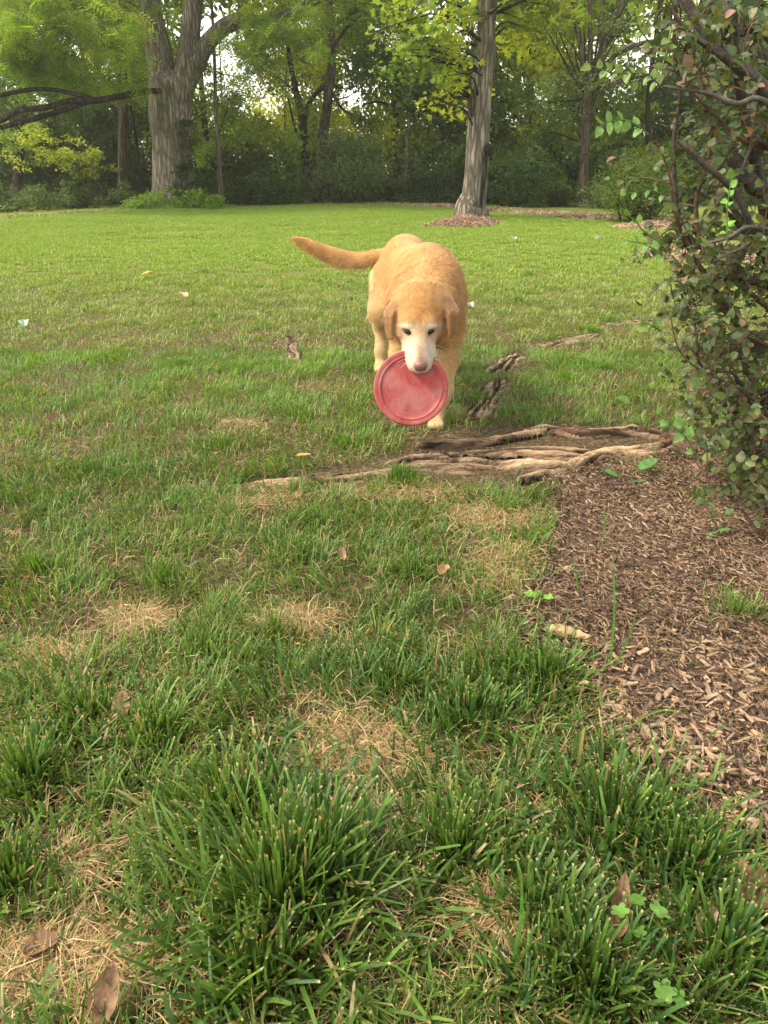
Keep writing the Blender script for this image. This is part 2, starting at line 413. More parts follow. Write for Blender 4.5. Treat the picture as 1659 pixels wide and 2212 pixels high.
# tussocks: (vx, vy, radius m, blade length m, count)
TUS = [(600, 1960, 0.15, 0.112, 1000), (1010, 1560, 0.12100000000000001, 0.0686, 726), (1330, 1790, 0.198, 0.0772, 1008), (60, 1700, 0.11000000000000001, 0.0729, 635), (330, 1600, 0.132, 0.0601, 819), (1180, 1480, 0.099, 0.0644, 782), (500, 1760, 0.132, 0.0686, 819), (180, 1560, 0.099, 0.0601, 546), (870, 1490, 0.11000000000000001, 0.0515, 635), (1480, 1890, 0.099, 0.0729, 672), (700, 1880, 0.11000000000000001, 0.0944, 635), (880, 1420, 0.08800000000000001, 0.0429, 455), (980, 1850, 0.12100000000000001, 0.0644, 896), (30, 1920, 0.07700000000000001, 0.0686, 409), (440, 1420, 0.12100000000000001, 0.0515, 635), (860, 1030, 0.07700000000000001, 0.0425, 400), (1150, 1980, 0.11000000000000001, 0.0601, 560), (350, 1240, 0.132, 0.0425, 480), (640, 1190, 0.132, 0.0425, 640), (80, 1230, 0.11000000000000001, 0.0467, 400), (880, 1240, 0.12100000000000001, 0.0467, 640), (1030, 870, 0.08800000000000001, 0.0425, 240), (640, 900, 0.132, 0.0467, 480), (470, 960, 0.15400000000000003, 0.0425, 560), (590, 790, 0.14300000000000002, 0.0425, 400), (240, 1010, 0.14300000000000002, 0.0425, 400), (1220, 830, 0.132, 0.051, 480), (1090, 1100, 0.08800000000000001, 0.0425, 400), (560, 2130, 0.11000000000000001, 0.0772, 455), (1270, 2120, 0.132, 0.0729, 782), (1560, 2080, 0.132, 0.0729, 672)]
for k in range(60):     # small random tufts through the mid lawn
    q = view_pts(1, 1.0, 7.0)[0]; vx, vy = proj(q[0], q[1], 0)
    TUS.append((vx, vy, rng.uniform(.05, .14), rng.uniform(.035, .055), int(rng.uniform(150, 380))))
gacc = Acc(); R5 = [0, .35, .7, .95, 1.0]; R4 = [0, .5, .93, 1.0]
def tips(n, p=.7):
    t = STRAW[rng.integers(0, len(STRAW), n)]*rng.uniform(.8, 1.25, n)[:, None]
    return t, rng.random(n) < p
def add_grass(acc, xy, L, Wd, lean, rows, near, azi=None, tipp=.7, keepf=True, zoff=0.):
    x, y = xy[:, 0], xy[:, 1]
    if keepf:
        k = rng.random(len(x)) < keep_grass(x, y)
        x, y, L, Wd, lean = x[k], y[k], L[k], Wd[k], lean[k]
        if azi is not None: azi = azi[k]
    n = len(x)
    if not n: return
    if azi is None: azi = rng.uniform(0, 2*math.pi, n)
    col = grass_color(x, y, n, near); tc, tk = tips(n, tipp); tc = np.where(tk[:, None], tc, col)
    dry = rng.random(n) < (.03 if near > .2 else .025); col = np.where(dry[:, None], STRAW[rng.integers(0, 5, n)]*.8, col)
    blades(acc, np.stack([x, y, gz(x, y)-.003+zoff], -1), L, Wd, azi, lean, col, tc, rows)
for (vx, vy, r, L, cnt) in TUS:
    cx, cy = GA(vx, vy)
    if cy > 9: continue
    a = rng.uniform(0, 2*math.pi, cnt); rr = r*np.abs(rng.normal(0, .62, cnt))*(1+.35*np.sin(3*a+vx)+.2*np.sin(5*a+vy))
    xy = np.stack([cx+rr*np.cos(a), cy+rr*np.sin(a)], -1)
    f = np.clip(rr/r, 0, 1.3)
    cnt_=0; Ls = L*rng.uniform(.4, 1.2, cnt)*(1-.15*f)
    lean = np.clip(.22+.75*f+rng.normal(0, .32, cnt), .03, 1.45)
    wd = rng.uniform(.0028, .0064, cnt)*(1.0 if L > .06 else .6)
    add_grass(gacc, xy, Ls, wd, lean, R5 if cy < 2.2 else R4, .45 if L > .065 else .15, azi=a+rng.normal(0, .9, cnt), keepf=False)
def field(y0, y1, dens, rows, near, Lr, Wr, margin=1.12):
    wA = .545*margin*2
    area = wA*((cp*(y1**2-y0**2)/2)+CAM_H*sp*(y1-y0))
    n = int(area*dens); xy = view_pts(n, y0, y1, margin)
    clump = fbm(xy[:, 0]*9+2, xy[:, 1]*9, 61, 3); big = fbm(xy[:, 0]*2+2, xy[:, 1]*2, 65, 2)
    k = rng.random(n) < np.clip(.25+1.6*(clump-.28), .12, 1); xy = xy[k]; clump = clump[k]; big = big[k]; n = len(xy)
    L = rng.uniform(*Lr, n)*(.55+.7*clump+.35*big); wd = rng.uniform(*Wr, n)
    # neighbouring blades lean alike
    az_ = 2*math.pi*2*fbm(xy[:, 0]*6, xy[:, 1]*6, 91, 2)+rng.normal(0, .9, n)
    lean = np.clip(rng.normal(.6, .35, n), .05, 1.45)
    add_grass(gacc, xy, L, wd, lean, rows, near, azi=az_)
field(.30, 1.05, 19000, R5, .30, (.026, .066), (.0023, .0048))
field(.30, 1.05, 11000, R4, .1, (.025, .06), (.0012, .0024))
field(1.05, 2.0, 25000, R4, .22, (.022, .05), (.0018, .0036))
field(2.0, 3.6, 16000, R4, .1, (.020, .042), (.0019, .0036))
field(3.6, 6.5, 6000, [0, .6, 1.0], .0, (.022, .042), (.003, .0055))
g = gacc.build('lawn_grass', M['grass']); tag(g, 'short mown green grass of the lawn with tufts and cut tips', 'grass', kind='stuff')
# dry straw lying between the blades
sacc = Acc()
def straw(xy, Lr, Wr, zr=.012, lean=(1.25, 1.6)):
    n = len(xy); L = rng.uniform(*Lr, n); wd = rng.uniform(*Wr, n)
    c = STRAW[rng.integers(0, len(STRAW), n)]*rng.uniform(.55, 1.1, n)[:, None]
    base = np.stack([xy[:, 0], xy[:, 1], gz(xy[:, 0], xy[:, 1])+rng.uniform(.001, zr, n)], -1)
    blades(sacc, base, L, wd, rng.uniform(0, 2*math.pi, n), rng.uniform(*lean, n), c, c, [0, .5, 1.0], cut=.5)
for (y0, y1, n, Lr, Wr) in ((.3, 1.1, 30000, (.02, .065), (.0007, .0017)), (1.1, 2.3, 30000, (.02, .055), (.0008, .0017)), (2.3, 4.5, 14000, (.025, .05), (.0014, .0024))):
    xy = view_pts(n, y0, y1); bb = bare(xy[:, 0], xy[:, 1])
    k = (rng.random(n) < np.clip((.50 if y0 < 1 else .22)+1.1*bb, 0, 1)) & (MD(xy[:, 0], xy[:, 1]) > -.03) & (root_clear(xy[:, 0], xy[:, 1]) > 1.0)
    k &= (SD(xy[:, 0], xy[:, 1]) > 0) | (rng.random(n) < .1)
    straw(xy[k], Lr, Wr)
for (px, py, rx, ry, a) in PATCH[:15]:      # extra thatch where the turf is bare
    n = int(1500*a*(rx*ry/5000)**.5) if py > 1000 else 200
    e = rng.normal(0, .5, (n, 2)); xy = np.array([GA(px+rx*q[0], py+ry*q[1]) for q in e])
    k = (MD(xy[:, 0], xy[:, 1]) > 0); straw(xy[k], (.02, .07), (.0008, .0017))
# upright dry blades among the green
xy = view_pts(6000, .3, 3.0); k = rng.random(len(xy)) < keep_grass(xy[:, 0], xy[:, 1]); xy = xy[k]
straw(xy, (.03, .06), (.001, .002), lean=(.3, 1.2))
xy = view_pts(5000, .8, 2.1); k = MD(xy[:, 0], xy[:, 1]) < .02; xy = xy[k]
straw(xy, (.03, .08), (.0008, .0014), zr=.022, lean=(1.45, 1.6))
g = sacc.build('dry_grass_straw', M['straw']); tag(g, 'dry straw coloured grass clippings lying between green blades', 'straw', kind='stuff')
# far lawn: tuft instances from geometry nodes
def tuft_mesh(seed):
    r = np.random.default_rng(seed); a = Acc(); n = 34
    aa = r.uniform(0, 2*math.pi, n); rr = .09*np.sqrt(r.random(n))
    base = np.stack([rr*np.cos(aa), rr*np.sin(aa), -.004+0*rr], -1)
    col = GREENS[r.choice([2, 2, 3, 3, 3], n)]*r.uniform(.85, 1.25, n)[:, None]*np.array([1.38, 1.36, 1.0])
    col[::4] = np.array([.34, .37, .10])
    blades(a, base, r.uniform(.025, .05, n), r.uniform(.006, .011, n), r.uniform(0, 6.28, n), r.uniform(.1, 1.1, n), col, col*1.15, [0, .6, 1.0])
    return bpy.data.objects.new('tuft', mesh('tuft', np.concatenate(a.V), [np.concatenate(a.F[4])], M['grass'], np.concatenate(a.C)))
tufts = [tuft_mesh(100+k) for k in range(4)]
def instance_group(name, pts, rot, scl, idx, variants):
    me = bpy.data.meshes.new(name); me.vertices.add(len(pts)); me.vertices.foreach_set('co', np.asarray(pts, np.float32).ravel())
    for nm, tp, key, dat in (('rz', 'FLOAT_VECTOR', 'vector', rot), ('sc', 'FLOAT', 'value', scl), ('ix', 'INT', 'value', idx)):
        a = me.attributes.new(nm, tp, 'POINT'); a.data.foreach_set(key, np.asarray(dat).ravel())
    o = bpy.data.objects.new(name, me); COL.objects.link(o)
    ng = bpy.data.node_groups.new(name, 'GeometryNodeTree')
    ng.interface.new_socket('Geometry', in_out='INPUT', socket_type='NodeSocketGeometry')
    ng.interface.new_socket('Geometry', in_out='OUTPUT', socket_type='NodeSocketGeometry')
    gi = ng.nodes.new('NodeGroupInput'); go = ng.nodes.new('NodeGroupOutput'); jn = ng.nodes.new('GeometryNodeJoinGeometry')
    def at(nm, dt):
        a = ng.nodes.new('GeometryNodeInputNamedAttribute'); a.data_type = dt; a.inputs[0].default_value = nm
        return [s for s in a.outputs if s.enabled][0]
    for k, v in enumerate(variants):
        ip = ng.nodes.new('GeometryNodeInstanceOnPoints'); oi = ng.nodes.new('GeometryNodeObjectInfo'); oi.inputs['Object'].default_value = v
        cmpn = ng.nodes.new('FunctionNodeCompare'); cmpn.data_type = 'INT'; cmpn.operation = 'EQUAL'
        ng.links.new(at('ix', 'INT'), cmpn.inputs[2]); cmpn.inputs[3].default_value = k
        ng.links.new(cmpn.outputs[0], ip.inputs['Selection'])
        ng.links.new(gi.outputs[0], ip.inputs['Points']); ng.links.new(oi.outputs['Geometry'], ip.inputs['Instance'])
        e2r = ng.nodes.new('FunctionNodeEulerToRotation'); ng.links.new(at('rz', 'FLOAT_VECTOR'), e2r.inputs[0]); ng.links.new(e2r.outputs[0], ip.inputs['Rotation'])
        ng.links.new(at('sc', 'FLOAT'), ip.inputs['Scale'])
        ng.links.new(ip.outputs[0], jn.inputs[0])
    ng.links.new(jn.outputs[0], go.inputs[0])
    md = o.modifiers.new('scatter', 'NODES'); md.node_group = ng
    return o
LAWN_FAR = gpoly([(-400, 486), (0, 474), (250, 456), (480, 440), (640, 441), (860, 448), (1100, 461), (1340, 484), (1400, 505), (1430, 560), (1700, 640)])
PATH = gpoly([(630, 440), (860, 443), (1050, 449), (1200, 456), (1345, 465), (1440, 474), (1440, 487), (1335, 481), (1200, 469), (1050, 457), (860, 447)])
def far_edge(x):
    pts = sorted([(a, b) for a, b in LAWN_FAR if True][:8]); xs = [p[0] for p in pts]; ys = [p[1] for p in pts]
    return np.interp(x, xs, ys)
xy = view_pts(60000, 5.6, 27.5, 1.25, .85)
fe = far_edge(xy[:, 0]); k = (xy[:, 1] < fe+.05) & (rng.random(len(xy)) > .8*bare(xy[:, 0], xy[:, 1]))
rb = GA(1020, 480); k &= np.hypot((xy[:, 0]-rb[0])/1.0, (xy[:, 1]-rb[1])/1.5) > .75
k &= sdist(xy[:, 0], xy[:, 1], PATH) > 0
xy = xy[k]; n = len(xy)
o = instance_group('far_lawn_grass', np.stack([xy[:, 0], xy[:, 1], gz(xy[:, 0], xy[:, 1])], -1),
                   np.stack([0*xy[:, 0], 0*xy[:, 0], rng.uniform(0, 6.28, n)], -1), rng.uniform(.5, .95, n)*(1+.012*xy[:, 1]), rng.integers(0, 4, n), tufts)
tag(o, 'smooth bright green far lawn reaching to the woodland edge', 'grass', kind='stuff')

# the lawn goes on to both sides of the view and behind the camera
xy = np.stack([rng.uniform(-9, 9, 26000), rng.uniform(-3, 6.5, 26000)], -1)
k = (np.abs(xy[:, 0]) > .545*1.08*(np.maximum(xy[:, 1], 0)*cp+CAM_H*sp)+.12) | (xy[:, 1] < .25)
k &= (MD(xy[:, 0], xy[:, 1]) > .03) & (np.hypot(xy[:, 0], xy[:, 1]) > .25); xy = xy[k]; n = len(xy)
o = instance_group('side_lawn_grass', np.stack([xy[:, 0], xy[:, 1], gz(xy[:, 0], xy[:, 1])], -1), np.stack([0*xy[:, 0], 0*xy[:, 0], rng.uniform(0, 6.28, n)], -1), rng.uniform(.6, 1.0, n), rng.integers(0, 4, n), tufts)
tag(o, 'mown green lawn going on beside and behind the viewpoint', 'grass', kind='stuff')
# ------------------------------------------------------------------ exposed roots
m, nt, b = newmat('root_wood')
at = N(nt, 'ShaderNodeAttribute', attribute_name='col')
n1 = noise(nt, 26, 6, .75, 'World', (.22, 1.5, 1)); n2 = noise(nt, 130, 4, .7, 'World', (.35, 1.3, 1))
r1 = ramp(nt, n1.outputs['Fac'], [(.36, (.16, .12, .09)), (.47, (.72, .68, .64)), (.68, (1.3, 1.25, 1.18))])
r2 = ramp(nt, n2.outputs['Fac'], [(.3, (.55, .52, .5)), (.65, (1.15, 1.12, 1.1))])
c = mixc(nt, at.outputs['Color'], r1.outputs[0], 1.0, 'MULTIPLY'); c = mixc(nt, c, r2.outputs[0], 1.0, 'MULTIPLY')
nt.links.new(c, b.inputs['Base Color']); b.inputs['Roughness'].default_value = .85; b.inputs['Specular IOR Level'].default_value = .2
ma = N(nt, 'ShaderNodeMath', operation='ADD'); nt.links.new(n1.outputs['Fac'], ma.inputs[0]); nt.links.new(n2.outputs['Fac'], ma.inputs[1])
bumpn(nt, ma.outputs[0], b, 1.0, .014)
M['root'] = m
def root_patch(name, ridges, parent=None, step=.0055, pad=.03, tint=(.56, .42, .28), seed=0, along=(1, 0)):
    """height field of worn root wood: ridges = (points, half width, height)"""
    allp = np.concatenate([r[0] for r in ridges]); mw = max(r[1] for r in ridges)
    x0, y0 = allp.min(0)-mw-pad; x1, y1 = allp.max(0)+mw+pad
    gx_, gy_ = np.arange(x0, x1, step), np.arange(y0, y1, step*.8)
    X, Y = np.meshgrid(gx_, gy_)
    ca, sa = along
    U = X*ca+Y*sa; Vv = -X*sa+Y*ca
    wob = (fbm(U*5, Vv*12, seed+5, 3)-.5)*.012
    H = np.full(X.shape, -.03); FU = U.copy(); FV = Vv.copy(); RU = []
    for (pts, wd, h) in ridges:
        q = catmull(pts, 40); dmin = np.full(X.shape, 9.); tt = np.zeros(X.shape); sg = np.zeros(X.shape); Lr = np.linalg.norm(np.diff(q, axis=0), axis=1).sum()
        for k in range(39):
            a, bb = q[k], q[k+1]; e = bb-a
            t = np.clip(((X-a[0])*e[0]+(Y-a[1])*e[1])/(e@e+1e-12), 0, 1)
            d = np.hypot(X-a[0]-t*e[0], Y-a[1]-t*e[1]); kk = d < dmin
            dmin = np.where(kk, d, dmin); tt = np.where(kk, (k+t)/39, tt); sg = np.where(kk, np.sign((X-a[0])*e[1]-(Y-a[1])*e[0]), sg)
        wd_ = wd*(.85+.4*fbm(tt*4+seed, tt*0+len(q), seed+2, 2))*np.clip(np.minimum(tt, 1-tt)*9+.35, 0, 1)
        r = (dmin+wob*.6)/wd_
        prof = np.where(r < 1, (1-np.abs(r)**1.6)**.8 if False else np.clip(1-r**2, 0, 1)**.8, -(r-1)*1.2)
        hh = .66*h*(.75+.5*fbm(tt*4+3, tt*0, seed+8, 2))
        hn = hh*prof; up_ = hn > H; FU = np.where(up_, tt*Lr+len(RU)*3.7, FU); FV = np.where(up_, sg*dmin*(1 if sg is None else 1)+len(RU)*1.3, FV); RU.append(1)
        H = np.maximum(H, hn)
    U, Vv = FU, FV
    fib = fbm(U*5, Vv*80+fbm(U*6, Vv*6, seed, 3)*5, seed+31, 4); chunk = np.abs(fbm(U*3, Vv*46+fbm(U*7, Vv*7, seed+4, 2)*2, seed+33, 3)-.5)*2
    crack = np.clip((.40-fib)*5, 0, 1)
    lump = fbm(U*3, Vv*44, seed+40, 3)-.5
    H = H+np.where(H > -.005, (fib-.5)*.026+lump*.020-crack*.020-np.clip(.12-chunk, 0, 1)*.07, 0)
    Z = gz(X, Y)+H
    ok = H > -.012
    ny, nx = X.shape
    i = np.arange(ny-1)[:, None]*nx; j = np.arange(nx-1)[None]
    FQ = np.stack([i+j, i+j+1, i+j+nx+1, i+j+nx], -1).reshape(-1, 4)
    FQ = FQ[ok.ravel()[FQ].all(1)]
    base = np.array(tint); tone = fbm(U*6, Vv*12, seed+50, 3)[..., None]
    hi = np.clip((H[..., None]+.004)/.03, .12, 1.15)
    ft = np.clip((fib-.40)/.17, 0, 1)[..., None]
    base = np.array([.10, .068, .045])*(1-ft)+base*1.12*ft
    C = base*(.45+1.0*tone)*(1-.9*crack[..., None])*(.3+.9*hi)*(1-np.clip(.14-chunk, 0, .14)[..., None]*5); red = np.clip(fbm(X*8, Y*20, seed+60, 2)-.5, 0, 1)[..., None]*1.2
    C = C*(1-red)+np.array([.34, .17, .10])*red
    V = np.stack([X, Y, Z], -1).reshape(-1, 3)
    use = np.unique(FQ); mp = -np.ones(len(V), int); mp[use] = np.arange(len(use))
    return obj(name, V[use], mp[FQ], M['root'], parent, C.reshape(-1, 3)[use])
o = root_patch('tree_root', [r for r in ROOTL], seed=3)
tag(o, 'long twisted bare tree root lying across the lawn between grass and mulch', 'root', 'surface roots in the lawn')
for k, (nm, p, w_, h_, lab) in enumerate(ROOTS2):
    e = p[-1]-p[0]; e = e/np.linalg.norm(e)
    o = root_patch(nm, [(p, w_, h_)], seed=20+k*7, tint=(.66, .52, .35), along=tuple(e)); tag(o, lab, 'root', 'surface roots in the lawn')
# ------------------------------------------------------------------ mulch bed
mx0, my0 = _mp.min(0)-.02; mx1, my1 = _mp.max(0)+.02; mx1 = min(mx1, 2.6)
X, Y = np.meshgrid(np.arange(mx0, mx1, .02), np.arange(my0, my1, .02))
e = (fbm(X*14, Y*14, 77, 3)-.5)*.06+(fbm(X*5, Y*5, 79, 2)-.5)*.10
ok = MD(X, Y)+e < 0.0
Z = gz(X, Y)+.006+.018*fbm(X*9, Y*9, 12, 3)*np.clip(-MD(X, Y)/.05, 0, 1)
ny, nx = X.shape; i = np.arange(ny-1)[:, None]*nx; j = np.arange(nx-1)[None]
FQ = np.stack([i+j, i+j+1, i+j+nx+1, i+j+nx], -1).reshape(-1, 4); FQ = FQ[ok.ravel()[FQ].all(1)]
m, nt, b = newmat('mulch_base'); n2 = noise(nt, 90, 5, .7, 'World')
r = ramp(nt, n2.outputs['Fac'], [(.3, (.06, .04, .027)), (.55, (.18, .12, .08)), (.75, (.34, .24, .16))])
nt.links.new(r.outputs[0], b.inputs['Base Color']); b.inputs['Roughness'].default_value = .95; bumpn(nt, n2.outputs['Fac'], b, 1, .02); M['mulchbase'] = m
m, nt, b = newmat('path_base_sun'); n2 = noise(nt, 30, 5, .7, 'World')
r = ramp(nt, n2.outputs['Fac'], [(.3, (.30, .22, .15)), (.6, (.56, .43, .32))])  # paler than the mulch base: sunlight put into the path colour
nt.links.new(r.outputs[0], b.inputs['Base Color']); b.inputs['Roughness'].default_value = .95; M['pathbase_sun'] = m
V = np.stack([X, Y, Z], -1).reshape(-1, 3)
bed = obj('mulch_bed', V, FQ, M['mulchbase']); tag(bed, kind='structure')
def mz(x, y): return gz(x, y)+.006+.018*fbm(x*9, y*9, 12, 3)
m, nt, b = newmat('wood_chip'); at = N(nt, 'ShaderNodeAttribute', attribute_name='col'); oi = N(nt, 'ShaderNodeObjectInfo')
n1 = noise(nt, 90, 4, .7, 'World', (1, 1, 1)); r1 = ramp(nt, n1.outputs['Fac'], [(.3, (.5, .47, .45)), (.7, (1.2, 1.15, 1.1))])
ro = ramp(nt, oi.outputs['Random'], [(0, (.45, .44, .44)), (.5, (.62, .59, .56)), (1, (.88, .83, .77))])
c = mixc(nt, at.outputs['Color'], r1.outputs[0], 1.0, 'MULTIPLY'); c = mixc(nt, c, ro.outputs[0], 1.0, 'MULTIPLY')
nt.links.new(c, b.inputs['Base Color']); b.inputs['Roughness'].default_value = .8; b.inputs['Specular IOR Level'].default_value = .2; bumpn(nt, n1.outputs['Fac'], b, .8, .006); M['chip'] = m
CHIPC = np.array([[.46, .32, .23], [.55, .39, .28], [.34, .23, .165], [.64, .48, .34], [.50, .385, .30], [.21, .15, .11], [.70, .49, .31], [.57, .44, .33]])
def chip(r):
    L = 1; k = 4
    xs = np.array([-.5, -.18, .2, .5]); w = np.array([.8, 1, .95, .7])*r.uniform(.7, 1.2, 4); z = r.normal(0, .05, 4); yc = r.normal(0, .05, 4)
    V = []
    for q in range(4):
        for s, zz in ((-1, 0), (1, 0), (1, 1), (-1, 1)):
            V.append([xs[q]+r.normal(0, .04), yc[q]+s*w[q]*.5*(1 if zz else .85), z[q]+zz*1.0*r.uniform(.7, 1.1)])
    Fs = []
    for q in range(3):
        a = q*4
        for s in range(4): Fs.append([a+s, a+(s+1) % 4, a+4+(s+1) % 4, a+4+s])
    Fs += [[3, 2, 1, 0], [12, 13, 14, 15]]
    return np.array(V), np.array(Fs)
chips = [chip(np.random.default_rng(50+k)) for k in range(8)]
nch = 30000
xy = np.stack([rng.uniform(mx0, 1.75, nch*3), my0+(my1-my0)*rng.random(nch*3)**1.25], -1)
vx, vy = proj(xy[:, 0], xy[:, 1], 0)
k = (MD(xy[:, 0], xy[:, 1])+(fbm(xy[:, 0]*14, xy[:, 1]*14, 78, 2)-.5)*.10+(fbm(xy[:, 0]*5, xy[:, 1]*5, 79, 2)-.5)*.10 < 0.02) & (vx < 1900) & (root_clear(xy[:, 0], xy[:, 1]) > .9)
xy = xy[k][:nch]; n = len(xy); vx, vy = proj(xy[:, 0], xy[:, 1], 0)
Lc = np.exp(rng.normal(math.log(.0125), .42, n)).clip(.005, .025); Wc = Lc*rng.uniform(.13, .38, n); Tc = rng.uniform(.0014, .0032, n)
az_ = rng.uniform(0, 6.28, n); tl = rng.normal(0, .3, n); rl = rng.normal(0, .35, n)
y_ = np.stack([np.cos(az_)*np.cos(tl), np.sin(az_)*np.cos(tl), np.sin(tl)], -1)
up = norm(np.stack([rng.normal(0, .3, n), rng.normal(0, .3, n), np.ones(n)], -1))
Rm = frames(n, y_, up); Rm = np.stack([Rm[..., 1], Rm[..., 0], -Rm[..., 2]], -1); Rm[..., 2] = np.cross(Rm[..., 0], Rm[..., 1])
zz = mz(xy[:, 0], xy[:, 1])+rng.uniform(.000, .012, n); pos = np.stack([xy[:, 0], xy[:, 1], zz], -1)
chb = lambda r: (np.array([[-.5, -.25, 0], [-.5, .2, .1], [.5, .3, 0], [.5, -.15, .1], [-.42, -.2, 1], [-.45, .25, .8], [.45, .2, 1], [.5, -.2, .8]])+r.normal(0, .06, (8, 3)), np.array([[4, 5, 6, 7], [0, 4, 7, 3], [1, 2, 6, 5], [0, 1, 5, 4], [3, 7, 6, 2]]))
small = [chb(np.random.default_rng(80+k)) for k in range(8)]
cc = CHIPC[rng.integers(0, 8, n)]*rng.uniform(.6, 1.35, n)[:, None]*(.85+.5*fbm(xy[:, 0]*6, xy[:, 1]*6, 8, 2))[:, None]
big = Lc*(1/(xy[:, 1]+.5)); vis = (vx < 1640) & (vy < 2200) & (vx > 1100)
order = np.argsort(-np.where(vis, big, 0)); singles = order[:300]; rest = order[300:]
chipme = {}
from mathutils import Matrix
for q in singles:
    key = (int(q) % 8, int(rng.integers(0, 8)))
    if key not in chipme:
        cv, cf = chips[key[0]]
        chipme[key] = mesh('wood_chip', cv*np.array([1, [.18, .24, .3, .36][key[1] % 4], .10]), cf, M['chip'], CHIPC[key[1]], smooth=False)
    o = bpy.data.objects.new('wood_chip', chipme[key])
    o.matrix_world = Matrix.Translation(Vector(pos[q]+np.array([0, 0, .002]))) @ Matrix([list(r_) for r_ in Rm[q]]).to_4x4() @ Matrix.Scale(Lc[q], 4)
    link(o, bed)
acc = Acc()
for k in range(8):
    s = rest[rest % 8 == k]; cv, cf = small[k]
    V, Fs = scatter(cv, [cf], pos[s], Rm[s], np.stack([Lc[s], Wc[s], Tc[s]], -1)); acc.add(V, Fs, np.repeat(cc[s], len(cv), 0))
o = acc.build('wood_chip_litter', M['chip'], bed, smooth=False); o['kind'] = 'stuff'
# chips: ring round the maple, pile by the round bush, path at the lawn edge, litter under the shrub
def chip_area(name, label, poly, n, size, zh, parent=None, structure=True, tint=1.0, seed=0, centre=None):
    r = np.random.default_rng(seed); pp = np.array(poly); a0, b0 = pp.min(0); a1, b1 = pp.max(0)
    cx, cy = pp.mean(0)
    X, Y = np.meshgrid(np.linspace(a0, a1, 60), np.linspace(b0, b1, 60)); D = -sdist(X, Y, poly)
    Z = gz(X, Y)+zh*np.clip(D/(.45*min(a1-a0, b1-b0)), 0, 1)**.8+.004; ok = D > -.01
    i = np.arange(59)[:, None]*60; j = np.arange(59)[None]; FQ = np.stack([i+j, i+j+1, i+j+61, i+j+60], -1).reshape(-1, 4); FQ = FQ[ok.ravel()[FQ].all(1)]
    o = obj(name, np.stack([X, Y, Z], -1).reshape(-1, 3), FQ, M['pathbase_sun'] if name == 'mulch_path' else M['mulchbase']); tag(o, kind='structure')
    xy = np.stack([r.uniform(a0, a1, n*3), r.uniform(b0, b1, n*3)], -1); d = -sdist(xy[:, 0], xy[:, 1], poly); k = d > -.06*r.random(len(d)); xy = xy[k][:n]; d = d[k][:n]; n = len(xy)
    L = size*r.uniform(.5, 1.6, n); az_ = r.uniform(0, 6.28, n); y_ = np.stack([np.cos(az_), np.sin(az_), r.normal(0, .3, n)], -1)
    R_ = frames(n, y_, norm(np.stack([r.normal(0, .3, n), r.normal(0, .3, n), np.ones(n)], -1))); R_ = np.stack([R_[..., 1], -R_[..., 0], R_[..., 2]], -1)
    pos = np.stack([xy[:, 0], xy[:, 1], gz(xy[:, 0], xy[:, 1])+zh*np.clip(d/(.45*min(a1-a0, b1-b0)), 0, 1)**.8+r.uniform(0, .02, n)], -1)
    acc = Acc(); cv, cf = chips[seed % 8]; V, Fs = scatter(cv, [cf], pos, R_, np.stack([L, L*.35, L*.12], -1))
    acc.add(V, Fs, np.repeat(CHIPC[r.integers(0, 8, n)]*tint*r.uniform(.7, 1.3, n)[:, None], len(cv), 0))
    c = acc.build('wood_chip_litter', M['chip'], o, smooth=False); c['kind'] = 'stuff'
chip_area('mulch_ring', '', gpoly([(905, 492), (940, 479), (985, 471), (1040, 470), (1075, 480), (1072, 489), (1010, 493)]), 2600, .05, .10, seed=1, tint=.8)
chip_area('mulch_mound', '', gpoly([(1318, 494), (1350, 486), (1400, 484), (1480, 486), (1480, 500), (1400, 500), (1345, 500)]), 1500, .05, .08, seed=2, tint=.9)
chip_area('mulch_path', '', PATH, 9000, .10, .01, seed=3, tint=1.3)  # tint adds the path's sunlight to the chip colour
chip_area('mulch_strip', '', gpoly([(-200, 478), (0, 469), (130, 463), (255, 454), (255, 457), (130, 466), (0, 473), (-200, 483)]), 1500, .08, .01, seed=4, tint=1.5)
chip_area('mulch_patch', '', gpoly([(1370, 552), (1420, 538), (1520, 528), (1800, 520), (1900, 590), (1600, 585), (1450, 568)]), 2600, .05, .04, seed=5, tint=1.35)
# ------------------------------------------------------------------ fallen leaves
def leaf_mesh(acc, c, L, Wd, az, tilt, curl, col, seed, roll=0., lobed=False):
    r = np.random.default_rng(seed); nu, nv = 13, 5
    t = np.linspace(0, 1, nu); prof = np.sin(np.pi*np.clip(t, .0, 1)**.8)**.75
    prof = prof*(1+r.normal(0, .06, nu)); prof[0] = .04; prof[-1] = .02
    if lobed: prof = prof*(1+.35*np.abs(np.sin(t*9+1)))
    s = np.linspace(-1, 1, nv)
    V = []
    for a, p in zip(t, prof):
        for q in s:
            x = (a-.5)*L; y = q*p*Wd*.5; z = curl*L*((a-.5)**2*1.6)+curl*Wd*1.4*q*q*p*p+(r.normal(0, .025*Wd))
            V.append([x, y, z])
    V = np.array(V)
    cr, sr = math.cos(roll), math.sin(roll); V = V@np.array([[1, 0, 0], [0, cr, sr], [0, -sr, cr]])
    ct, st = math.cos(tilt), math.sin(tilt); V = V@np.array([[ct, 0, st], [0, 1, 0], [-st, 0, ct]])
    ca, sa = math.cos(az), math.sin(az); V = V@np.array([[ca, sa, 0], [-sa, ca, 0], [0, 0, 1]])
    Fs = np.array([[i*nv+j, i*nv+j+1, (i+1)*nv+j+1, (i+1)*nv+j] for i in range(nu-1) for j in range(nv-1)])
    C = np.array(col)*np.repeat(r.uniform(.75, 1.2, nu), nv)[:, None]*np.tile(np.where(np.abs(s) < .1, .55, 1), nu)[:, None]
    acc.add(V+np.asarray(c), Fs, C)
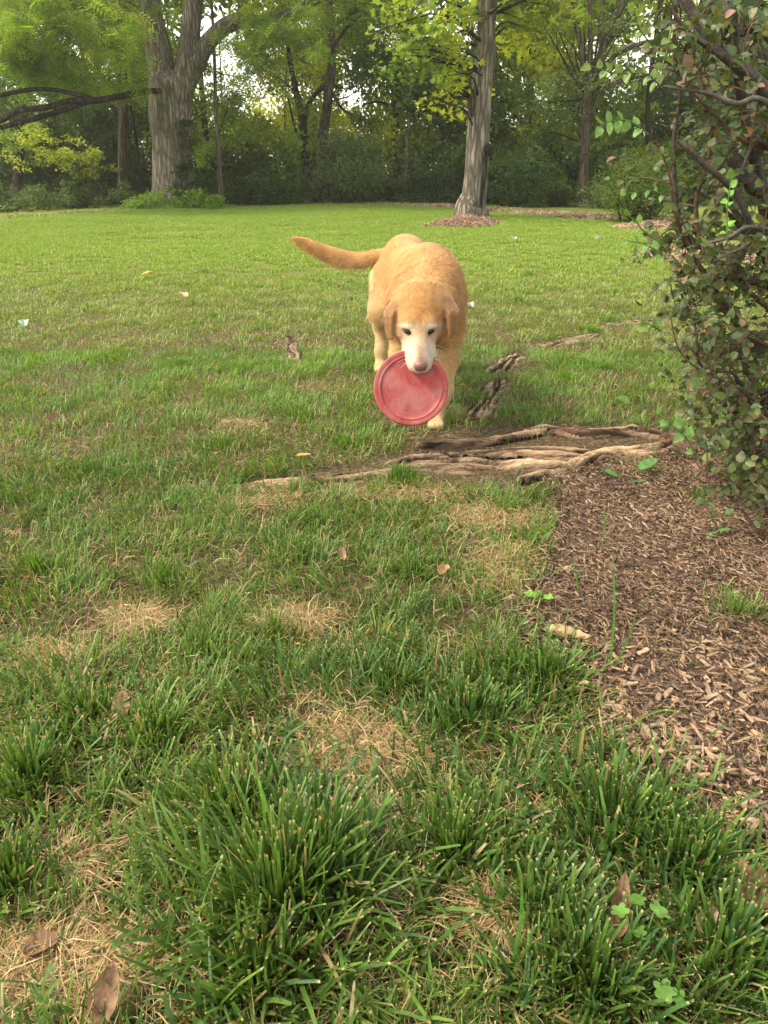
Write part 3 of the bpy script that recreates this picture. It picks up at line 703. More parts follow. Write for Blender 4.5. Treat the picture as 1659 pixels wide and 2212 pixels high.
def fallen(vx, vy, zo, L, Wd, az, tilt, curl, col, label, seed, roll=0, name='fallen_leaf', cat='leaf', lobed=False):
    if vy > 1400: L, Wd, zo = L*.84, Wd*.84, zo*.8
    p = G(vx, vy, 0.0+zo); p[2] = gz(p[0], p[1])+zo
    a = Acc(); leaf_mesh(a, (0, 0, 0), L, Wd, az, tilt, curl, col, seed, roll, lobed)
    o = bpy.data.objects.new(name, mesh(name, np.concatenate(a.V), [np.concatenate(a.F[4])], M['deadleaf'], np.concatenate(a.C)))
    o.location = p; link(o); tag(o, label, cat, 'dead leaves lying about')
BR = (.27, .165, .085); TN = (.44, .32, .17)
fallen(262, 1520, .045, .060, .034, 1.75, .5, .12, BR, 'brown ribbed oval leaf lying in the left foreground grass', 1)
fallen(122, 1465, .035, .042, .018, 1.5, .4, .15, TN, 'small tan leaf standing in thin grass at the left edge', 2)
fallen(1222, 1378, .022, .088, .036, -.35, .05, .3, TN, 'long tan curled leaf lying on the mulch near the grass edge', 3)
fallen(1340, 1960, .05, .085, .026, 1.2, .5, .5, (.28, .165, .09), 'crinkled brown leaf standing up in long grass at lower right', 4)
fallen(1648, 1935, .045, .068, .055, .3, .2, .3, (.22, .14, .075), 'large blurred brown leaf at the right edge over the grass', 5, lobed=True)
fallen(235, 2145, .05, .07, .035, 1.5, .6, .3, (.28, .165, .10), 'pinkish brown leaf standing in straw at the bottom left', 6)
fallen(92, 2045, .03, .045, .035, .4, .1, .3, (.24, .14, .08), 'brown crumpled leaf on bare ground near the bottom left corner', 7)
fallen(318, 594, .05, .10, .065, .4, .3, .2, (.65, .48, .10), 'yellow leaf far out on the lawn left of the tail', 8)
fallen(395, 637, .05, .095, .06, 2.4, .3, .3, (.52, .40, .28), 'pale tan leaf on the lawn below the yellow one', 9)
fallen(118, 902, .04, .055, .03, 1.4, .5, .4, (.24, .15, .09), 'reddish brown leaf in the lawn on the far left side', 10)
fallen(640, 925, .03, .035, .022, .6, .3, .4, (.27, .15, .10), 'reddish leaf scrap in the lawn left of the red disc', 11)
fallen(655, 980, .035, .05, .02, 0.1, .1, .2, (.65, .33, .14), 'small orange leaf scrap lying above the long root', 12)
fallen(738, 1190, .035, .042, .016, 1.9, .5, .3, (.30, .185, .115), 'thin brown leaf in the green grass below the long root', 13)
fallen(1400, 1600, .02, .075, .03, 1.9, .35, .3, (.40, .30, .18), 'olive brown leaf leaning on mulch between grass and chips', 14)
fallen(1530, 1995, .03, .05, .03, .8, .2, .3, (.45, .33, .2), 'small brown leaf in mixed grass in the lower right corner', 15)
fallen(1247, 1500, .02, .035, .025, .2, .3, .4, (.42, .18, .07), 'russet scrap of leaf where grass meets the mulch', 16)
fallen(1268, 1398, .02, .02, .02, .2, .1, .4, (.36, .15, .07), 'tiny rust red leaf scrap beside the long tan leaf', 17)
fallen(960, 1232, .03, .035, .025, .9, .3, .4, (.52, .32, .16), 'orange tan leaf crumb amid dry grass left of the mulch', 18)
WH = (.52, .50, .46)
for vx, vy, s, lab, cl in ((52, 703, .075, 'pale green white scrap lying alone at the far left of the lawn', (.55, .68, .55)), (1014, 663, .06, 'white crumpled scrap in the grass just right of the dog', WH),
                       (1112, 520, .09, 'whitish scrap on the shaded far lawn beyond the dog', WH), (1290, 520, .09, 'whitish scrap on the far lawn nearest the shrub', WH)):
    fallen(vx, vy, .045, s, s*.7, rng.uniform(0, 3), .4, .5, cl, lab, int(vx), name='pale_scrap', cat='litter')
# ------------------------------------------------------------------ small weeds and lone grass shoots
def leaf_poly(kind, r):
    if kind == 'round':
        t = np.linspace(0, 2*math.pi, 15)[:-1]; x = .5+.5*np.cos(t); y = .36*np.sin(t)*(1+.05*np.cos(9*t))
    elif kind == 'toothed':
        t = np.linspace(0, 2*math.pi, 25)[:-1]; k = 1+.10*np.where(np.arange(24) % 2, 1, -1); x = .5+.5*np.cos(t)*k; y = .34*np.sin(t)*k
    else:
        t = np.linspace(0, 2*math.pi, 21)[:-1]; k = .62+.38*np.abs(np.cos(2.5*t)); x = .45+.55*np.cos(t)*k; y = .6*np.sin(t)*k
    V = np.stack([x, y, .25*np.abs(y)], -1); V = np.vstack([V, [.45, 0, 0]]); n = len(x)
    return V, np.array([[i, (i+1) % n, n] for i in range(n)])
def weed(vx, vy, leaves, kind, col, label, h=.03, cat='weed', name='weed'):
    """leaves: (dx, dy, dz, size, azimuth, tilt) relative to the root"""
    p = G(vx, vy); p[2] = gz(p[0], p[1]); root = empty(name, p, label, cat)
    for (dx, dy, dz, s, az, tilt) in leaves:
        e = np.array([dx, dy, dz+h]); V, Fs = leaf_poly(kind, rng)
        ct, st = math.cos(tilt), math.sin(tilt); V = V*s; V = V@np.array([[ct, 0, st], [0, 1, 0], [-st, 0, ct]])
        ca, sa = math.cos(az), math.sin(az); V = V@np.array([[ca, sa, 0], [-sa, ca, 0], [0, 0, 1]])+e
        lf = obj('leaf', V, Fs, M['nearleaf'], root, np.array(col)*rng.uniform(.85, 1.15), world=False)
        sv, sf = tube([[0, 0, -.005], e*.5+[0, 0, .006], e], [.0011, .001, .0008], 5, 6); obj('stalk', sv, sf, M['nearleaf'], root, np.array(col)*.9, world=False)
LG = (.16, .33, .07)
weed(1352, 1042, [(-.035, -.02, .0, .042, 2.6, .3), (.035, .005, .012, .062, .45, .35), (.0, -.03, -.01, .025, -.9, .2), (.015, -.035, -.01, .028, -.3, .2)], 'toothed', (.10, .24, .06), 'toothed green weed growing from the mulch against the root')
weed(1400, 1050, [(.0, .0, -.01, .022, .3, .2), (.012, -.006, -.01, .02, 2.6, .2)], 'round', LG, 'tiny round leaved seedling in mulch under the thick root end', h=.02)
weed(1160, 1312, [(.0, .005, .0, .030, .6, -.6), (-.004, .0, -.003, .026, 2.8, .1), (.008, -.01, 0, .022, -.4, .2)], 'lobed', (.22, .42, .07), 'small bright maple seedling at the edge of the mulch')
weed(1375, 2095, [(-.014, .02, .012, .020, 2.2, -.3), (.016, .022, .014, .022, .4, -.3), (.0, .03, .016, .020, 1.3, -.3), (.0, .004, .0, .018, 1.9, -.3), (.004, -.04, -.004, .022, -1.4, -.2), (.012, -.05, -.008, .018, -.6, -.2)], 'lobed', (.14, .28, .05), 'bright lobed weed in the grass at the bottom of the picture', h=.05)
weed(1630, 1026, [(-.03, .0, .06, .024, 3.0, .2), (-.008, .0, .064, .020, .4, .1), (.0, -.01, .045, .024, -.4, .2), (.02, .0, .06, .022, 1, .2)], 'round', (.20, .44, .10), 'pale round leaved sprig standing up at the right edge')
weed(1545, 1160, [(-.02, .0, .03, .022, 3.0, .5), (-.012, .01, .05, .022, 2.2, .5), (.015, .0, .04, .024, .6, .5), (.0, -.01, .0, .026, -.4, .3), (.01, -.02, -.02, .02, -.7, .2), (-.01, -.02, -.01, .026, 3.3, .2)], 'round', (.13, .27, .08), 'leafy seedling in the mulch beneath the shrub')
def shoot(vx, vy, tip, w, col, label, d=None):
    p = G(vx, vy); p[2] = gz(p[0], p[1]); dd = p[1] if d is None else d
    q = P(*tip, dd); t = np.linspace(0, 1, 9)[:, None]
    c = p*(1-t)+q*t+np.array([.006, 0, .004])*np.sin(t*3.1); wv = (w*.5*np.interp(t[:, 0], [0, .3, .8, 1], [.6, 1, .7, .05]))[:, None]*np.array([1, .25, 0])
    V = np.stack([c-wv, c+[0, .0006, -.0008], c+wv], 1).reshape(-1, 3); Fs = np.array([[3*i+j, 3*i+j+1, 3*i+j+4, 3*i+j+3] for i in range(8) for j in (0, 1)])
    o = bpy.data.objects.new('grass_shoot', mesh('grass_shoot', V-p, Fs, M['nearleaf'], np.array(col))); o.location = p; link(o); tag(o, label, 'grass blade', 'single tall grass shoots')
YG = (.22, .45, .06); MG = (.13, .32, .06)
shoot(572, 1860, (553, 1665), .0062, YG, 'bright yellow green grass shoot rising from the front tussock', .66)
shoot(1315, 1460, (1322, 1185), .0045, MG, 'tallest thin grass shoot standing in the mulch')
shoot(1318, 1462, (1375, 1318), .0045, MG, 'grass shoot leaning right from the foot of the tallest one')
shoot(1246, 1290, (1232, 1205), .0038, MG, 'short grass shoot in the mulch near the seedling')
shoot(1297, 1200, (1302, 1080), .0035, MG, 'upright grass shoot in the far mulch')
shoot(1200, 1440, (1150, 1300), .0035, MG, 'bent grass shoot over the maple seedling')
shoot(1098, 2110, (1125, 1890), .005, MG, 'thin upright grass shoot in the lower middle')
shoot(1200, 1890, (1262, 2000), .005, YG, 'yellow green blade lying slanted at the lower right', .62)
LIFT_HAZE = .0013
# ------------------------------------------------------------------ leaves for trees
def quad_leaf(aspect=.5):
    return np.array([[0, 0, 0], [-.5*aspect, .45, .06], [0, 1, 0], [.5*aspect, .45, .06]]), [np.array([[0, 3, 2, 1]])]
def maple_leaf():
    a = np.radians([270, 315, 350, 20, 45, 68, 90, 112, 135, 160, 190, 225]); r = np.array([.08, .28, .48, .26, .55, .3, .62, .3, .55, .26, .48, .28])
    V = np.stack([r*np.cos(a), r*np.sin(a)+.35, .12*r*np.abs(np.cos(a))], -1); V = np.vstack([V, [0, .3, 0]])
    return V, [np.array([[i, (i+1) % 12, 12] for i in range(12)])]
def pinnate(nl=5):
    V, Fs = [], []; q, f = quad_leaf(.32)
    for i in range(nl):
        for s in (-1, 1):
            y = .12+.75*i/nl; L = .30*(1-.25*abs(i-nl*.45)/nl); ang = s*1.05
            c, sn = math.cos(-ang), math.sin(-ang)
            w = q.copy()*L; w = np.stack([w[:, 0]*c-w[:, 1]*sn, w[:, 0]*sn+w[:, 1]*c+y, w[:, 2]-.25*(y**2)-.1*np.abs(w[:, 0])], -1)
            Fs.append(f[0]+len(V)*4); V.append(w)
    return np.concatenate(V), [np.concatenate(Fs)]
LT = {'quad': quad_leaf(.55), 'maple': maple_leaf(), 'pinnate': pinnate()}
DK = (.10, .155, .035); MD_ = (.165, .26, .04); LGn = (.29, .41, .05); YL = (.56, .60, .05); BL = (.14, .205, .07); OL = (.24, .32, .045)
def leaf_rots(n, out=None, flat=.6, droop=.3):
    d = rand_dirs(n); d[:, 2] = d[:, 2]*(1-flat)-droop; d = norm(d)
    up = norm(rand_dirs(n)*.7+np.array([0, -.25, 1.]))
    return frames(n, d, up)
def foliage(acc, centers, rad, n, size, col, kind='quad', var=.25, squash=.55, droop=.3, cvar=.22):
    """leaves gathered into clumps round the given centres"""
    centers = np.asarray(centers, float); nc = len(centers)
    per = max(1, n//nc); c = np.repeat(centers, per, 0); N_ = len(c)
    r = np.asarray(rad); r = np.repeat(np.broadcast_to(r, nc), per)
    g_ = rand_dirs(N_)*(rng.random(N_)**.45)[:, None]*np.array([1, 1, squash])
    pos = c+g_*r[:, None]; pos[:, 2] -= .15*r*np.hypot(g_[:, 0], g_[:, 1])**2
    T, TF = LT[kind]; sc = size*rng.uniform(.6, 1.3, N_)
    V, Fs = scatter(T, TF, pos, leaf_rots(N_, droop=droop), sc)
    cc = np.repeat(np.asarray(col)*rng.uniform(1-cvar, 1+cvar, (nc, 1)), per, 0)*rng.uniform(1-var, 1+var, (N_, 1))*(1+rng.normal(0, .05, (N_, 3)))
    acc.add(V, Fs, np.repeat(cc, len(T), 0)); return c
def blob(vx, vy, d, rx, rz, k, dr=None):
    """k clump centres inside an ellipsoid placed at distance d"""
    c = P(vx, vy, d); g_ = rand_dirs(k)*(rng.random(k)**.4)[:, None]; return c+g_*np.array([rx, dr or min(rx, 2.2), rz])
def trunk_pts(path, d, top=None):
    pts, rad = [], []
    for q in path:
        dd = d if len(q) == 3 else q[3]
        p = P(q[0], q[1], dd); dep = p[1]*cp-(p[2]-CAM_H)*sp; pts.append(p); rad.append(q[2]*.5/F*dep)
    return np.array(pts), np.array(rad)
def tree(name, label, path, d, bark, limbs=(), clumps=(), group=None, cat='tree', size=.10, kind='quad', flare=1.25, lim_tw=True, sides=14, extra=None, bump=.08, up=None):
    pts, rad = trunk_pts(path, d)
    base = pts[0].copy(); base[2] = float(gz(base[0], base[1]))-.05
    fl = base+np.array([0, 0, .0]); pts = np.vstack([fl, base+(pts[0]-base)*.5+[0, 0, .25], pts[1:]]) if len(pts) > 1 else pts
    rad = np.concatenate([[rad[0]*flare], [rad[0]*1.04], rad[1:]])
    if up:   # carry the trunk on above the frame
        t = pts[-1]-pts[-2]; t = t/np.linalg.norm(t); t = t+np.array([0, 0, .6]); t /= np.linalg.norm(t)
        pts = np.vstack([pts, pts[-1]+t*up*.5, pts[-1]+t*up]); rad = np.concatenate([rad, [rad[-1]*.75, rad[-1]*.35]])
    root = empty(name, base, label, cat, group)
    a = Acc(); V, Fs = tube(pts, rad, sides, len(pts)*9, bump, seed=len(label)); a.add(V, Fs, 1)
    a.build('trunk', M[bark], root)
    for L in limbs:
        q, r = trunk_pts(L[1:] if isinstance(L[0], str) else L, d); V, Fs = tube(q, r, 9, len(q)*6, .10, seed=len(q)); a2 = Acc(); a2.add(V, Fs, 1)
        a2.build(L[0] if isinstance(L[0], str) else 'limb', M['bark_dark' if L[0] == 'branch' else bark], root)
    if clumps:
        fa = Acc(); ta = Acc()
        for cl in clumps:
            (vx, vy, dd, rx, rz, k, n, col) = cl[:8]; kd = cl[8] if len(cl) > 8 else kind; sz = cl[9] if len(cl) > 9 else size
            cs = blob(vx, vy, dd, rx, rz, k); foliage(fa, cs, .42*max(.6, min(rx, rz, 1.4)), n, sz, col, kd)
            for c in cs[::7]:
                i = np.argmin(np.linalg.norm(pts[1:]-c, axis=1)+.6*np.maximum(pts[1:, 2]-c[2], 0))+1
                mid = (pts[i]+c)/2+np.array([0, 0, .25])+rng.normal(0, .15, 3)
                V, Fs = tube([pts[i], mid, c], [min(.03, rad[i]*.3), .016, .006], 4, 6); ta.add(V, Fs, 1)
        fa.build('crown', M['leaf'], root)
        if name != 'walnut_tree': ta.build('branches', M['bark_dark'], root)['kind'] = 'stuff'
    return root
# big tree on the left ------------------------------------------------
tree('walnut_tree', 'massive grey barked tree with forked trunk and ivy on the left', [(378, 442, 100), (374, 400, 88), (372, 330, 84), (368, 260, 86), (367, 200, 92), (373, 175, 88), (378, 158, 50)], 22.5, 'bark_grey',
     limbs=[('limb', (352, 190, 56), (345, 130, 56), (334, 70, 50), (322, 10, 46), (312, -60, 42), (300, -200, 32)),
            ('limb', (392, 190, 52), (400, 140, 46), (410, 80, 40), (416, 10, 40), (425, -80, 34), (430, -220, 24)),
            ('limb', (395, 185, 50), (425, 130, 40), (455, 85, 34), (500, 50, 30), (560, 48, 26), (620, 78, 24), (648, 92, 22)),
            ('limb', (560, 48, 22), (640, 20, 18), (730, -20, 14)),
            ('branch_stub', (640, 88, 20), (650, 122, 17), (668, 134, 10)),
            ('branch_stub', (642, 110, 18), (664, 102, 15), (686, 102, 13)),
            ('branch', (345, 196, 11, 22), (310, 198, 12, 21), (270, 206, 13, 20), (200, 218, 13, 19), (150, 218, 12, 18.8), (100, 232, 12, 18.5), (40, 240, 11, 18.3), (0, 262, 10, 18.2), (-60, 285, 10, 18)),
            ('branch', (200, 216, 12, 19), (110, 246, 11, 18.7), (0, 276, 10, 18.4)),
            ('branch', (200, 212, 9, 19), (90, 192, 9, 18.5), (-30, 212, 9, 18.2))],
     clumps=[(60, 60, 19.5, 2.0, 1.0, 26, 520, OL, 'pinnate', .42), (170, 120, 20, 1.8, .8, 22, 420, LGn, 'pinnate', .42), (60, 130, 19.5, 1.5, .5, 14, 280, MD_, 'pinnate', .42), (200, 30, 20.5, 1.8, .8, 20, 380, OL, 'pinnate', .42),
             (110, 185, 20.5, 2.0, .3, 14, 240, MD_, 'pinnate', .38), (275, 130, 21, .45, .9, 7, 90, LGn, 'pinnate', .38), (240, 185, 21, .9, .4, 8, 120, OL, 'pinnate', .38), (120, 20, 19, 2.0, .8, 22, 420, LGn, 'pinnate', .42), (240, 90, 20, .9, .8, 14, 240, LGn, 'pinnate', .4), (30, 110, 18, 1.2, .8, 14, 260, LGn, 'pinnate', .42),
             (510, 120, 21, .6, .8, 11, 150, LGn, 'pinnate', .38), (560, 60, 21, 1.1, .7, 14, 240, OL, 'pinnate', .38), (490, 215, 23.5, .6, .9, 12, 190, OL, 'pinnate', .36), (600, 20, 21, 1.6, .5, 14, 240, MD_, 'pinnate', .38),
             (570, 120, 20.8, 1.0, .6, 12, 190, MD_, 'pinnate', .36), (660, 50, 20, .9, .7, 10, 180, MD_, 'pinnate', .36), (20, 20, 18, 1.2, .8, 12, 220, MD_, 'pinnate', .42),
             (300, -180, 22, 5, 1.8, 40, 900, MD_, 'pinnate', .6), (0, -150, 20, 4, 1.5, 30, 700, OL, 'pinnate', .6), (650, -160, 21, 4, 1.5, 30, 700, OL, 'pinnate', .6)], sides=26, bump=.10, flare=1.18)
# ivy on its trunk and the green mound round its foot
bp, br = trunk_pts([(405, 430, 1), (402, 360, 1), (396, 300, 1), (404, 262, 1)], 22.0)
a = Acc(); c = np.concatenate([catmull(bp, 40)+rng.normal(0, .10, (40, 3))*[1.3, .5, 1], catmull(np.array([P(385, 430, 21.8), P(392, 380, 21.8), P(404, 340, 21.9)]), 20)+rng.normal(0, .12, (20, 3))*[1.3, .4, 1]])
foliage(a, c, .17, 1500, .085, (.035, .085, .02)); o = a.build('ivy', M['leaf']); tag(o, 'dark ivy climbing the right side of the massive trunk', 'ivy')
a = Acc(); c = []
for k in range(150):
    vx = rng.uniform(275, 478); y = rng.uniform(20.8, 22.6); q = P(vx, 440, y); h = .45*math.exp(-((vx-385)/90)**2)+.10
    c.append([q[0], q[1], float(gz(q[0], q[1]))+rng.uniform(.02, h)])
foliage(a, c, .2, 3800, .10, (.22, .36, .05)); o = a.build('ground_cover', M['leaf']); tag(o, 'bright green leafy undergrowth around the foot of the massive trunk', 'undergrowth', kind='stuff')
# maple on the right ----------------------------------------------------
mp_ = tree('maple_tree', 'grey maple with leaning trunk standing in a mulch ring', [(1018, 473, 66), (1022, 440, 55), (1028, 380, 50), (1033, 300, 49), (1037, 225, 50), (1043, 160, 42), (1050, 100, 40), (1050, 40, 36), (1048, 0, 34)], 16.9, 'bark_grey',
     limbs=[('limb', (1050, 110, 18), (1062, 50, 18), (1068, 0, 16), (1078, -90, 14)), ('limb', (1046, 5, 9), (1000, 22, 7), (950, 45, 6), (905, 75, 5), (860, 110, 3)),
            ('limb', (1040, 0, 6), (1010, 60, 4), (985, 120, 3), (960, 170, 2)),
            ('root_flare', (1012, 445, 26), (994, 462, 18), (980, 476, 8)), ('root_flare', (1032, 445, 26), (1046, 462, 16), (1054, 474, 8)), ('root_flare', (1018, 445, 24, 16.8), (1017, 466, 18, 16.6), (1017, 478, 8, 16.5))],
     clumps=[(985, 40, 16.2, .35, .6, 10, 110, YL, 'maple', .17), (950, 90, 16, .5, .5, 14, 150, LGn, 'maple', .17), (930, 30, 16, .8, .5, 14, 160, OL, 'maple', .17), (985, 120, 16.3, .25, .6, 12, 130, YL, 'maple', .16),
             (885, 130, 15.8, .45, .4, 11, 100, (.18, .28, .03), 'maple', .16), (985, 195, 16.3, .25, .35, 9, 60, YL, 'maple', .15), (1035, 210, 17.4, .35, .3, 4, 22, YL, 'maple', .15), (920, 160, 15.9, .45, .25, 8, 70, (.2, .3, .03), 'maple', .16),
             (845, 155, 15.8, .3, .2, 6, 40, (.16, .27, .04), 'maple', .15), (940, 215, 16.1, .4, .15, 6, 40, YL, 'maple', .15), (975, 245, 16.1, .25, .15, 4, 24, YL, 'maple', .15), (1125, 50, 17.6, .5, .6, 14, 170, YL, 'maple', .17), (1160, 30, 17.5, .8, .5, 12, 140, OL, 'maple', .17),
             (1100, 15, 17.8, .4, .5, 8, 80, LGn, 'maple', .17), (860, 60, 16, .7, .5, 12, 120, OL, 'maple', .17), (1000, -120, 16.5, 3.0, 1.2, 40, 600, LGn, 'maple', .3), (1180, -120, 17, 2.5, 1.2, 30, 400, OL, 'maple', .3)], sides=24, bump=.09, flare=1.15, up=2.5)
# knot hole and bark wound on the maple
c = P(1052, 322, 16.72); V, Fs = tube([c+[0, .06, -.03], c+[.03, -.02, 0], c+[.05, -.06, .02]], [.13, .11, .085], 12, 8, .15, 3); obj('branch_stub', V, Fs, M['bark_dark'], mp_, np.ones((len(V), 3)))
pts = [P(1020, 250, 16.7), P(1019, 230, 16.66), P(1022, 205, 16.68), P(1027, 188, 16.72)]; V, Fs = tube(pts, [.05, .09, .075, .03], 9, 14, .35, 5); obj('bark_wound', V, Fs, M['bark_mid'], mp_, np.ones((len(V), 3)))
pts = [P(1048, 335, 16.66), P(1046, 380, 16.7), P(1038, 430, 16.72), P(1036, 462, 16.76)]; V, Fs = tube(pts, [.06, .05, .055, .08], 8, 16, .3, 9); obj('bark_scar', V, Fs, M['bark_dark'], mp_, np.ones((len(V), 3)))
# trees at the wood's edge ----------------------------------------------
GRP = 'trees along the wood edge'
tree('woodland_tree', 'dark straight trunk just left of the massive forked tree', [(268, 447, 24), (266, 380, 21), (265, 300, 19), (266, 220, 18), (263, 120, 17), (262, 0, 16)], 24.5, 'bark_mid', group=GRP, up=4,
     clumps=[(262, 60, 24.5, 1.2, 1.0, 16, 1000, OL), (225, 100, 23, .8, .7, 16, 1000, (.50, .54, .05)), (300, 30, 25, 1.2, .7, 10, 600, OL), (262, -150, 25, 4, 2, 30, 1500, MD_, 'quad', .25)])
tree('woodland_tree', 'slim pale trunk right of the massive forked tree', [(479, 438, 13), (474, 370, 11), (470, 300, 10), (466, 220, 8), (463, 120, 7)], 23, 'bark_pale', group=GRP, up=3,
     clumps=[(470, 190, 23.5, .9, .8, 12, 800, OL), (445, 150, 24, .8, .7, 10, 600, LGn), (505, 270, 23.5, .8, .8, 14, 900, LGn), (450, 330, 23.6, .5, .7, 10, 600, LGn)])
tree('woodland_tree', 'dark trunk forking low left of the smooth slanting one', [(668, 445, 26), (665, 380, 22), (658, 310, 20), (652, 250, 17), (640, 200, 14), (628, 140, 10)], 26.5, 'bark_dark', group=GRP, up=3,
     limbs=[('limb', (655, 285, 13), (662, 235, 10), (684, 200, 9), (712, 185, 7), (740, 190, 5)), ('limb', (655, 330, 6), (636, 270, 5), (622, 210, 4))], clumps=[(610, 170, 26, 1.3, 1.1, 16, 1100, MD_), (640, 120, 27, 1.2, 1, 12, 800, OL)])
tree('woodland_tree', 'grey slanting trunk behind the tip of the dog tail', [(682, 447, 30), (690, 380, 24), (697, 300, 22), (708, 220, 20), (716, 140, 18), (714, 60, 18), (712, 0, 16)], 26, 'bark_mid', group=GRP, up=4,
     limbs=[('limb', (712, 190, 8), (735, 230, 6), (770, 255, 4)), ('limb', (716, 110, 9), (750, 60, 7), (800, 20, 5))],
     clumps=[(730, 60, 25.5, 1.6, 1.1, 20, 1500, MD_), (790, 110, 26, 1.3, 1.0, 16, 1100, MD_), (760, 180, 26, 1.1, .8, 12, 800, DK), (720, -150, 26, 4.5, 2, 34, 1700, MD_, 'quad', .25)])
tree('woodland_tree', 'dark trunk above the dog head clad in leaves', [(848, 445, 24), (850, 380, 22), (852, 300, 18), (857, 230, 16), (866, 150, 15), (872, 60, 13)], 28, 'bark_dark', group=GRP, up=4,
     limbs=[('limb', (852, 235, 7), (820, 220, 5), (785, 225, 4))], clumps=[(870, 120, 27.5, .7, 1.2, 14, 1100, DK), (840, 90, 28, 1.3, 1.0, 14, 1000, MD_), (860, -120, 28, 4, 2, 30, 1500, MD_, 'quad', .25)])
tree('woodland_tree', 'slender pale stem just left of the maple trunk', [(871, 440, 13), (876, 380, 10), (879, 320, 10), (884, 250, 9), (888, 180, 9), (890, 100, 7)], 26.3, 'bark_pale', group=GRP, up=3,
     clumps=[(890, 170, 26.2, .3, 1.5, 14, 900, DK), (905, 260, 26.4, .4, .6, 8, 500, MD_)])
tree('willow_tree', 'tall dark willow with many rising limbs right of the maple', [(1257, 452, 27), (1260, 380, 23), (1262, 310, 24), (1263, 255, 24), (1268, 215, 22)], 24, 'bark_mid', group=GRP, cat='tree',
     limbs=[('limb', (1264, 235, 17), (1262, 180, 11), (1255, 110, 11), (1240, 30, 10), (1228, -60, 9)), ('limb', (1266, 225, 14), (1275, 150, 11), (1275, 60, 10), (1272, -60, 9)), ('limb', (1266, 220, 18), (1288, 150, 16), (1310, 80, 15), (1345, 10, 14), (1375, -60, 12)),
            ('limb', (1272, 200, 14), (1300, 130, 12), (1298, 50, 12), (1308, -60, 11)), ('limb', (1280, 175, 11), (1330, 120, 10), (1390, 92, 8), (1430, 88, 5)), ('limb', (1262, 240, 11), (1310, 190, 10), (1360, 170, 8), (1420, 160, 5)), ('limb', (1300, 110, 9), (1340, 60, 8), (1380, 20, 6))],
     clumps=[(1230, 180, 24, 1.0, 1.2, 20, 1600, BL), (1180, 230, 24.5, 1.1, 1.0, 20, 1500, DK), (1300, 250, 24.5, .8, .9, 14, 1000, BL), (1330, 60, 24, 1.4, .8, 16, 900, BL), (1230, 60, 24, 1.2, .9, 16, 1100, OL), (1370, 140, 24, .9, .7, 9, 420, BL),
             (1200, 330, 24.2, .9, .9, 12, 900, BL), (1300, 350, 24.6, .9, .8, 12, 900, DK), (1300, -130, 25, 4.5, 2, 34, 1500, OL, 'quad', .25)])
tree('woodland_tree', 'dark trunk between maple and willow half hidden in leaves', [(1135, 450, 18), (1138, 380, 15), (1140, 280, 14), (1150, 150, 12), (1155, 20, 11)], 28, 'bark_dark', group=GRP, up=4,
     clumps=[(1120, 160, 27.5, 1.4, 1.2, 20, 1500, MD_), (1110, 280, 27.3, 1.3, .9, 16, 1200, BL), (1170, 100, 28, 1.2, .9, 14, 800, LGn)])
tree('woodland_tree', 'dark trunk far left under the hanging branches', [(38, 455, 22), (40, 380, 20), (44, 300, 18), (52, 200, 16), (56, 60, 15)], 25, 'bark_dark', group=GRP, up=4,
     clumps=[(60, 240, 25, 1.6, .8, 18, 1300, DK), (20, 330, 25, 1.2, .9, 8, 500, MD_), (30, -120, 25, 4, 2, 30, 1500, MD_, 'quad', .25)])
tree('woodland_tree', 'leafy young tree with yellow green leaves in left background', [(120, 440, 10), (122, 340, 8), (118, 260, 6), (122, 180, 5)], 29, 'bark_dark', group=GRP,
     clumps=[(100, 325, 23.6, 1.4, .6, 30, 1500, (.40, .46, .05)), (190, 352, 23.8, .8, .4, 12, 700, (.34, .42, .05)), (40, 290, 24, 1.0, .5, 14, 900, LGn), (250, 330, 30, 1.4, .8, 14, 1200, MD_)])
tree('woodland_tree', 'thin dark stem seen right of the round topped bush', [(1400, 450, 14), (1404, 340, 12), (1400, 220, 11), (1420, 60, 10)], 25, 'bark_dark', group=GRP, up=3,
     clumps=[(1430, 330, 25, 1.2, .7, 14, 900, MD_), (1480, 200, 26, 1.5, 1.2, 18, 1000, BL), (1560, 100, 26, 1.8, 1.2, 18, 1000, OL), (1600, 300, 26, 1.8, 1.2, 18, 1200, MD_)])
# bushes at the wood's edge -----------------------------------------------
def bush(label, vx, vy, d, rx, rz, k, n, col, size=.09, name='bush', cat='bush', ground_vy=None, group='bushes under the trees'):
    c = P(vx, vy, d); base = np.array([c[0], d, float(gz(c[0], d))]); root = empty(name, base, label, cat, group)
    g_ = rand_dirs(k)*(rng.random(k)**.33)[:, None]*np.array([rx, min(rx, 1.3), rz]); cs = c+g_; cs[:, 2] = np.maximum(cs[:, 2], base[2]+.12)
    a = Acc(); foliage(a, cs, .36*min(rx, rz, 1.2)+.05, n, size, col, squash=.8); a.build('foliage', M['leaf'], root)
    t = Acc()
    for q in cs[::4]:
        s = base+np.array([rng.normal(0, .15), rng.normal(0, .15), 0]); V, Fs = tube([s, (s+q)/2+rng.normal(0, .08, 3), q], [.025, .018, .006], 4, 5); t.add(V, Fs, 1)
    t.build('stems', M['bark_dark'], root); return root
bush('rounded grey green bush in the middle of the wood edge', 745, 360, 24.8, 1.4, 1.1, 60, 5200, BL, .085)
bush('low dark bush below the two crossing trunks', 600, 410, 25, 1.8, .6, 40, 3200, DK)
bush('dark bush at the foot of the big left tree, on its left', 180, 428, 23.2, 2.2, .45, 46, 4000, DK)
bush('dark bush at the far left edge', 20, 435, 21.5, 1.4, .45, 36, 2600, DK)
bush('leafy sapling bush between maple and slender stem', 930, 400, 25, 1.1, .8, 36, 2800, (.04, .08, .022))
